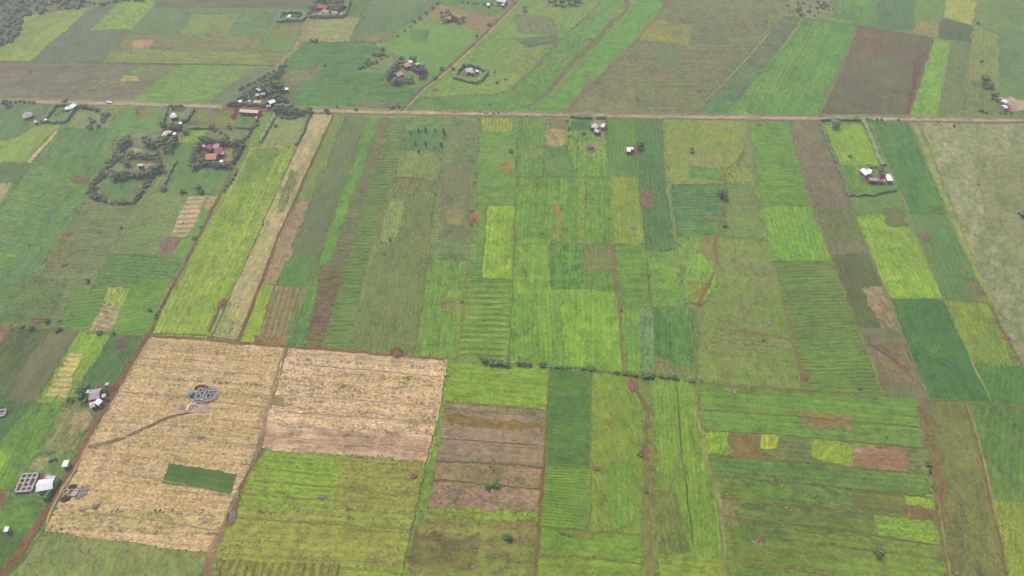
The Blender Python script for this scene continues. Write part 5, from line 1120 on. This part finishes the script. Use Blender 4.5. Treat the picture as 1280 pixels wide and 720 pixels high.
house('tiny pink roofed house in its ring of small trees near the top', [((560,24),(564,20.8),4.6,'orange')], 'mud')
shed(610.3, 5.5, 4, 'bright little white roof alone at the top edge', 'white', 3)
house('grey white roofed house cut by the top edge', [((622,-.5),(633,2),6,'silver')], 'cream')
shed(628.5, 5.7, 3, 'tiny white shed below the grey white roof at the top edge', 'white', 2)
# middle and right
house('pair of silver roofs round the yard of the farm below the road', [((741.5,160.5),(746,155.5),4.6,'silver'),((743.5,162.7),(749,164.6),3.6,'silver')], 'mud')
house('small white roofed house at the right of the yard below the road', [((752,156.3),(756,157.6),4.2,'white')], 'cream')
house('white L shaped roof of the hut beside the round dark green tree', [((783.3,185.5),(791.8,185.3),2.8,'white'),((783.3,188.2),(788.3,188.2),2.8,'white')], 'mud')
house('large white roof with a side wing in the hedged farm', [((1078.5,211.5),(1085.5,218.5),5,'white'),((1084,213),(1089.5,214.6),4.6,'white')], 'cream')
house('long low pinkish white roof below the large white roof', [((1086,223.8),(1098,224.5),3.4,'pink')], 'mud')
shed(1102, 225.6, 5, 'tiny rusty shed at the end of the long low pinkish roof', 'red', 2.4)
shed(1104.5, 225.2, 2.2, 'tiny white spot of a shed beside the rusty one', 'tan', 1.6)
house('square bright white roofed house at the right of the hedged farm', [((1107.3,222.3),(1114.5,222.1),6.2,'white',True)], 'cream')
house('upper white roofed house in the tan yard at the right edge', [((1253.5,128),(1257.5,125.8),3.8,'white')], 'cream')
house('lower white roofed house in the tan yard at the right edge', [((1253.8,134),(1257.8,132.8),3.8,'white')], 'cream')
# thatched hut
p = P(36, 147); e = empty('thatched_hut', (p.x, p.y, GZ)); tag(e, 'round thatched hut alone in the field at the upper left', 'hut')
bm = bmesh.new(); cone(bm, 2.6, 2.6, -.4, 1.9, 18); obj('wall', bm, WALL['mud'], e)
bm = bmesh.new()
for i in range(6): cone(bm, 3.7-.58*i, 3.2-.58*i, 1.55+.48*i, 2.1+.48*i, 20)
obj('thatched_roof', bm, ROOF['thatch'], e)
bm = bmesh.new(); box(bm, -.5, .5, -2.68, -2.5, -.1, 1.6); obj('door', bm, WOOD, e)
# roofless stone building
STONE = mat('stone_wall', (174,168,160), .95, .3, 1.4, bump=.15); RUB = mat('rubble', (160,152,148), .95, .35, 1.2, bump=.15); EARTH = mat('earth', (112,88,76), .95, .3, .9, bump=.15)
def roofless(cx, cy, Lx, Ly, rz, label, nx, ny, h=1.6):
    p = P(cx, cy); e = empty('roofless_stone_building', (p.x, p.y, GZ), rz); tag(e, label, 'building site')
    bm = bmesh.new(); box(bm, -Lx/2, Lx/2, -Ly/2, Ly/2, -.6, .12); obj('foundation_slab', bm, mat('foundation_slab', (150,142,130), .95, .3, 1.), e)
    t = .75; xs = [-Lx/2+Lx*i/nx for i in range(nx+1)]; ys = [-Ly/2+Ly*i/ny for i in range(ny+1)]
    bm = bmesh.new()
    for s in (-1, 1):
        box(bm, -Lx/2, Lx/2, s*Ly/2-t/2, s*Ly/2+t/2, .13, h); box(bm, s*Lx/2-t/2, s*Lx/2+t/2, -Ly/2+t/2+.01, Ly/2-t/2-.01, .13, h-.04)
    obj('outer_wall', bm, STONE, e)
    rng = random.Random(3)
    for i, x in enumerate(xs[1:-1]):
        bm = bmesh.new(); box(bm, x-t/2, x+t/2, -Ly/2+t/2+.02, Ly/2-t/2-.02, .13, h-.08-.03*i); obj('inner_wall', bm, STONE, e)
    for j, y in enumerate(ys[1:-1]):
        for i in range(nx):
            if rng.random() < .2: continue
            bm = bmesh.new(); box(bm, xs[i]+t/2+.02, xs[i+1]-t/2-.02, y-t/2, y+t/2, .13, h-.2-.02*j); obj('inner_wall', bm, STONE, e)
            if rng.random() < .6:
                bm = bmesh.new(); box(bm, xs[i]+t, xs[i+1]-t, y+t/2+.3, y+t/2+1.7, .13, .17); obj('dug_hollow', bm, EARTH, e)
    return e
d = wdir(36, 604, -9, 22)
roofless(35.5, 604.5, 7.2, 8.8, math.atan2(d.y, d.x)-math.pi/2, 'roofless grey stone building divided into small rooms left of the white roof', 3, 4, 1.1)
# small walled enclosure cut by left edge
roofless(2, 518, 4.6, 3.6, .2, 'small roofless enclosure cut by the left edge', 1, 1, 1.)
def lump(label, name, cat, x, y, wpx, hpx, h, m, parts=(), seed=1, rough=.5, n=None):
    """an irregular heap that follows its outline"""
    p = P(x, y); mm = mpp(y); rx = wpx*.5*mm; ry = hpx*.5*mm/max(.3, math.sin(PITCH+math.atan((y-360)/FPX)))
    bm = bmesh.new(); rng = random.Random(seed*13+int(x)); N = 22; K = 7; off = Vector((x, y, 0)); rings = []
    for j in range(K):
        t = j/(K-1); ring = []
        for i in range(N):
            a = 2*math.pi*i/N; k = 1+.28*noise.noise(Vector((math.cos(a)*1.5, math.sin(a)*1.5, x)))
            X, Y = math.cos(a)*rx*k*(1-t), math.sin(a)*ry*k*(1-t)
            z = -.3 if j == 0 else h*(.12+.88*(t**.8))*(1+rough*noise.noise(Vector((X*.9, Y*.9, y)))*1.4)
            ring.append(bm.verts.new((X, Y, z)) if j < K-1 else None)
        rings.append(ring)
    top = bm.verts.new((0, 0, h*.95))
    for j in range(K-2):
        for i in range(N): bm.faces.new((rings[j][i], rings[j][(i+1) % N], rings[j+1][(i+1) % N], rings[j+1][i]))
    for i in range(N): bm.faces.new((rings[K-2][i], rings[K-2][(i+1) % N], top))
    o = obj(name, bm, m, None, (p.x, p.y, GZ-.1), True); tag(o, label, cat); return o
REDM = mat('termite_earth', (142,112,96), .95, .25, 1.2, bump=.12); REDM2 = mat('dry_earth', (140,112,92), .95, .25, 1.2, bump=.12); GRYM = mat('grey_earth', (132,130,118), .95, .3, 1.3, bump=.12)
for x, y, w, h_, z, m, l in (
 (278,379,11,12,1.3,REDM,'large red termite mound at the foot of the vivid green field'),
 (99,225.5,12,6,.8,REDM,'red termite mound in the upper left fields'),
 (80.5,331,9,6,.7,REDM2,'dull brown termite mound in the left fields'),
 (48,402.5,11,6,.8,REDM,'long low red mound between two dark bushes'),
 (497,443.5,14,9,1.,REDM2,'brown red mound cutting the top edge of the pink stubble'),
 (775,387.5,7,7,1.,REDM,'round red termite mound on the thin brown middle track'),
 (744.5,586.5,9,7,.9,REDM,'red termite mound in the patchy field left of the ravine'),
 (517,595.5,11,8,.8,REDM,'dull red mound in the yellow green field right of the dark grey one'),
 (402,622,12,8,.8,GRYM,'dark grey mound in the yellow green field below the stubble'),
 (1006,471.5,10,9,.9,REDM,'red termite mound at the lower left corner of the fine striped field'),
 (1257.5,422.5,11,9,1.,REDM,'red mound on the edge of the pale pasture'),
 (1156.5,297,11,10,.8,REDM,'red mound ringed with pale stalks in the dark green plot'),
 (948,155.3,7,4,.8,REDM,'small red mound just below the road'),
 (872.5,380,9,6,.8,REDM,'red mound at the foot of the winding gully'),
 (591,275,9,9,1.,REDM2,'reddish mound in the grey green middle field'),
 (605,120,2,2,.4,REDM2,''),
 (792,486,12,10,.8,REDM,'red earth heap at the head of the ravine'),
 (660.5,458.5,7,6,.7,REDM,'small red heap between clumps of the tree line'),
 (291,647,11,17,.6,GRYM,'dark mound of earth beside the cart track'),
 (119,634,8,6,.6,GRYM,'small dark heap in the stubble right of the lower stone heap'),
 (252,547,7,5,.6,GRYM,'small dark heap below the upper building site'),
 (791,285,9,6,.6,GRYM,'grey heap in the yellowish plot beside the dark strip'),
 (886,268.5,8,5,.5,GRYM,'grey heap in the green rows below the lone round tree'),
 (545,112,9,3,.5,REDM2,'flat red earth patch beside the diagonal track'),
 (873,113.5,7,3,.5,REDM,'tiny red mound in the broad field beyond the road'),
 ):
    if l: lump(l, 'termite_mound' if 'termite' in l else 'earth_mound', 'mound', x, y, w, h_, z, m)
def stones(x, y, wpx, hpx, n, label, seed=1, big=.5, m=RUB, name='stone_heap'):
    p = P(x, y); mm = mpp(y); rx = wpx*.5*mm; ry = hpx*.5*mm/math.sin(PITCH+math.atan((y-360)/FPX)); rng = random.Random(seed); bm = bmesh.new()
    for i in range(n):
        a = rng.uniform(0, 6.28); k = math.sqrt(rng.random()); s = big*rng.uniform(.4, 1.1)
        r = bmesh.ops.create_icosphere(bm, subdivisions=1, radius=s)['verts']; c = Vector((math.cos(a)*rx*k, math.sin(a)*ry*k, s*.35+(1-k)*.5*big))
        f = Vector((rng.uniform(.7, 1.4), rng.uniform(.7, 1.3), rng.uniform(.5, .9)))
        for v in r: v.co = Vector((v.co.x*f.x, v.co.y*f.y, v.co.z*f.z))*(1+rng.uniform(-.15, .15))+c
    o = obj(name, bm, m, None, (p.x, p.y, GZ-.1)); tag(o, label, 'stones'); return o
stones(960.5,404.5,5,5,14,'small grey stone heap in the olive pasture',2,.5)
stones(918,491,5,5,14,'small grey stone heap in the green strips below the pasture',3,.5)
# upper dig: earth bank, stone footing with cells
lump('dark earth bank behind the stone footings', 'earth_bank', 'earth bank', 252, 485.5, 19, 9, 1.2, EARTH)
p = P(257, 494); e = empty('stone_footings', (p.x, p.y, GZ), -.15); e.scale = (1.15, 1.15, 1.3); tag(e, 'large grey stone footings with dug pits in the stubble, beside the blue tank', 'building site')
bm = bmesh.new(); rng = random.Random(8)
vs = []
for k, z in ((1., -.4), (.98, .22)):
    vs.append([bm.verts.new((math.cos(a)*5.6*k*(1+.12*math.sin(3*a+1)), math.sin(a)*5.0*k*(1+.1*math.cos(2*a)), z)) for a in (2*math.pi*i/28 for i in range(28))])
for i in range(28): bm.faces.new((vs[0][i], vs[0][(i+1) % 28], vs[1][(i+1) % 28], vs[1][i]))
bm.faces.new(vs[1]); obj('rubble_base', bm, RUB, e)
bm = bmesh.new()
for i in range(170):
    a = rng.uniform(0, 6.28); k = math.sqrt(rng.random()); s = rng.uniform(.15, .38); r = bmesh.ops.create_icosphere(bm, subdivisions=1, radius=s)['verts']
    for v in r: v.co = Vector((v.co.x*1.2, v.co.y, v.co.z*.7))+Vector((math.cos(a)*5.4*k, math.sin(a)*4.8*k, .3))
tag(obj('rubble_cover', bm, RUB, e), None, None, None, 'stuff')
for x, y, w, d_ in ((-3.9,-.2,.6,.9),(1.4,2.6,.6,.6),(-.9,2.2,.7,.7),(2.2,1.2,.6,.6),(-2.6,1.6,.9,.9),(-1.4,0.3,1.,.9),(-2.4,-1.4,1.1,.9),(-.3,-1.9,1.,1.),(2.,-.5,1.3,1.1),(.5,1.1,.7,.8),(3.4,.4,.6,1.2),(1.2,-2.6,.7,.6)):
    bm = bmesh.new(); cone(bm, w*1.15, w*.98, .1, .62, 9, (x, y)); obj('stone_wall', bm, STONE, e)
    bm = bmesh.new(); cone(bm, w*.7, w*.7, .3, .66, 9, (x, y)); obj('dug_pit', bm, DARK, e)
for x0, x1, y0, y1 in ((-4,-.6,2.4,2.8),(-4,-3.6,-2.6,2.4),(-.4,0,-3,2.2),(.4,3.6,1.9,2.3),(-3.4,3.2,-3.4,-3.)):
    bm = bmesh.new(); box(bm, x0, x1, y0, y1, .2, .75); obj('stone_wall', bm, STONE, e)
# blue tank
p = P(240.3, 494); e = empty('water_tank', (p.x, p.y, GZ)); tag(e, 'bright blue round water tank beside the stone footings', 'water tank')
BL = mat('blue_plastic', (84,168,214), .45, .08)
bm = bmesh.new(); cone(bm, 1.5, 1.5, -.3, 1.7, 22); cone(bm, 1.5, 1.2, 1.701, 2.1, 22, cap=False); cone(bm, 1.2, .5, 2.1, 2.35, 22); obj('tank_body', bm, BL, e, smooth=False)
bm = bmesh.new(); cone(bm, .42, .38, 2.36, 2.5, 14); obj('lid', bm, mat('tank_lid', (60,120,170), .5, .1), e)
for z in (.4, 1.0): bm = bmesh.new(); cone(bm, 1.54, 1.54, z, z+.1, 22); obj('rib', bm, BL, e)
# timber stack
a, b = P(233.5, 513.5), P(237.3, 506); c = (a+b)/2; e = empty('timber_stack', (c.x, c.y, GZ), math.atan2(b.y-a.y, b.x-a.x)); tag(e, 'stack of pale timber planks below the stone footings', 'planks'); L = (b-a).length
for i in range(5):
    bm = bmesh.new(); box(bm, -L/2+i*.06, L/2-i*.09, -.55+i*.23, -.36+i*.23, .0, .3+.04*(i % 2)); obj('plank', bm, mat('pale_timber', (226,206,180), .8, .12) if i == 0 else bpy.data.materials['pale_timber'], e)
stones(243, 509, 9, 5, 26, 'heap of pale rubble beside the timber planks', 5, .4)
stones(228, 510, 10, 6, 22, 'scattered grey stones left of the timber planks', 6, .35)
# lower dig
lump('dark red earth heap on the left of the lower stone heap', 'earth_bank', 'earth bank', 82, 624, 14, 8, 1., EARTH)
lump('dark earth heap behind the lower stone heap', 'earth_bank', 'earth bank', 91, 608.5, 12, 6, .9, EARTH)
p = P(91, 616.5); e = empty('stone_footings', (p.x, p.y, GZ), -.1); tag(e, 'small pale stone footings beside the red track in the stubble', 'building site')
bm = bmesh.new()
for r0 in (1.1,):
    for i in range(16):
        a = 2*math.pi*i/16; box(bm, -.2, .2, -.22, .22, -.2, .5, a, (-2.9+math.cos(a)*r0, math.sin(a)*r0))
obj('stone_ring', bm, STONE, e)
for x0, x1, y0, y1 in ((-1.4,2.4,1.2,1.6),(-1.4,2.4,-1.6,-1.2),(-1.6,-1.3,-1.1,1.1),(2.3,2.7,-1.15,1.15)): bm = bmesh.new(); box(bm, x0, x1, y0, y1, -.2, .6); obj('stone_wall', bm, STONE, e)
bm = bmesh.new(); box(bm, .4, 2.2, -1.1, 1.1, -.2, .3); obj('concrete_slab', bm, ROOF['grey'], e)
stones(104, 613, 15, 13, 80, 'scatter of pale broken stones right of the small stone footings', 9, .42)
stones(98, 622, 11, 6, 30, 'small broken stones below the small stone footings', 10, .36)
stones(104, 638, 10, 5, 20, 'pale stones alone in the lower stubble', 12, .34)
# stone ringed red mound bottom right
lump('low red earth mound inside the ring of white stones', 'earth_mound', 'mound', 951, 675, 11, 8, .7, REDM)
stones(946, 679, 12, 5, 26, 'arc of white stones around the low red mound', 14, .4)
stones(1078, 561, 14, 4, 20, 'pale stones on the pinkish bare patch', 15, .3)
# pond pit
p = P(738.5, 187); e = empty('dug_pond', (p.x, p.y, GZ), .35); tag(e, 'dug earth pond with a pale rim in the grass', 'pond')
bm = bmesh.new(); N = 26; prof = ((1.35, -.4), (1.2, .35), (.95, .4), (.85, .05))
rg = [[bm.verts.new((math.cos(a)*3.4*k*(1+.08*math.sin(3*a)), math.sin(a)*2.7*k, z)) for a in (2*math.pi*i/N for i in range(N))] for k, z in prof]
for q in range(3):
    for i in range(N): bm.faces.new((rg[q][i], rg[q][(i+1) % N], rg[q+1][(i+1) % N], rg[q+1][i]))
obj('earth_rim', bm, mat('rim_earth', (150,136,112), .95, .25, 1.), e)
bm = bmesh.new(); f = [bm.verts.new((math.cos(a)*3.0*(1+.08*math.sin(3*a)), math.sin(a)*2.4, .06)) for a in (2*math.pi*i/N for i in range(N))]; bm.faces.new(f)
obj('pond_water', bm, mat('muddy_water', (92,72,58), .3, .15), e)
# white car on the road
a, b = P(134, 129.4), P(140, 129.7); c = (a+b)/2; e = empty('car', (c.x, c.y, GZ), math.atan2(b.y-a.y, b.x-a.x)); tag(e, 'small white car on the dirt road at the upper left', 'car')
CAR = mat('car_paint', (238,238,236), .35, .04); TY = mat('tyre', (40,40,40), .9, .1)
bm = bmesh.new(); box(bm, -2.1, 2.1, -.85, .85, .3, .95)
v = [bm.verts.new(q) for q in ((-1.7,-.8,.96),(1.2,-.8,.96),(1.2,.8,.96),(-1.7,.8,.96),(-1.3,-.68,1.5),(.5,-.68,1.5),(.5,.68,1.5),(-1.3,.68,1.5))]
for f in ((4,5,6,7),(0,1,5,4),(1,2,6,5),(2,3,7,6),(3,0,4,7)): bm.faces.new([v[i] for i in f])
obj('body', bm, CAR, e)
for s in (-1, 1):
    bm = bmesh.new(); box(bm, -1.2, .5, s*.77-.03, s*.77+.03, 1.02, 1.4); obj('side_window', bm, GLASS, e)
    bm = bmesh.new(); box(bm, 2.1, 2.14, s*.6-.15, s*.6+.15, .6, .78); obj('headlight', bm, GLASS, e)
    for x in (-1.3, 1.3):
        bm = bmesh.new()
        rr = [[bm.verts.new((x+.33*math.cos(t), s*.72+dy, .33+.33*math.sin(t))) for t in (2*math.pi*i/14 for i in range(14))] for dy in (-.1, .16*s if s > 0 else .1)]
        for i in range(14): bm.faces.new((rr[0][i], rr[0][(i+1) % 14], rr[1][(i+1) % 14], rr[1][i]))
        bm.faces.new(rr[1]); bm.faces.new(list(reversed(rr[0]))); obj('wheel', bm, TY, e)
# small pale dome: water jar by the lone farm
p = P(135.2, 482); e = empty('small_tank', (p.x, p.y, GZ)); tag(e, 'tiny white round tank right of the lone farmstead beside the track', 'water tank')
bm = bmesh.new(); cone(bm, .85, .85, -.2, 1.2, 16); cone(bm, .85, .3, 1.201, 1.6, 16); obj('tank_body', bm, CAR, e)
bm = bmesh.new(); cone(bm, .28, .25, 1.61, 1.72, 12); obj('lid', bm, DARK, e)

# ================================================================== LIGHT
w = bpy.data.worlds.new('World'); S.world = w; w.use_nodes = True; t = w.node_tree; bg = t.nodes['Background']
sky = t.nodes.new('ShaderNodeTexSky'); sky.sky_type = 'NISHITA'; sky.sun_disc = False; SE, SR = R(62), R(-40)
sky.sun_elevation = SE; sky.sun_rotation = SR; sky.air_density = 1.; sky.dust_density = 3.; sky.ozone_density = 1.
t.links.new(sky.outputs[0], bg.inputs[0]); bg.inputs[1].default_value = .11
sun = bpy.data.lights.new('sun', 'SUN'); sun.energy = 1.5; sun.angle = R(12); sun.color = (1, .95, .88)
so = bpy.data.objects.new('sun', sun); COL.objects.link(so)
dv = Vector((math.sin(SR)*math.cos(SE), math.cos(SR)*math.cos(SE), math.sin(SE)))
so.rotation_euler = dv.to_track_quat('Z', 'Y').to_euler()
bm = bmesh.new(); box(bm, -2500, 2500, -900, 4200, -1.5, 310)
hz = bpy.data.materials.new('haze'); hz.use_nodes = True; t = hz.node_tree; t.nodes.clear(); out = nd(t, 'ShaderNodeOutputMaterial'); vv = nd(t, 'ShaderNodeVolumePrincipled')
vv.inputs['Color'].default_value = (.92, .93, .93, 1); vv.inputs['Density'].default_value = .00021; vv.inputs['Anisotropy'].default_value = .2; t.links.new(vv.outputs[0], out.inputs['Volume'])
o = obj('haze', bm, hz); tag(o, 'thin pale haze over the plain', None, None, 'stuff')
S.view_settings.view_transform = 'Standard'; S.view_settings.look = 'None'; S.view_settings.gamma = 1; S.view_settings.exposure = 1.66
S.render.engine = 'CYCLES'
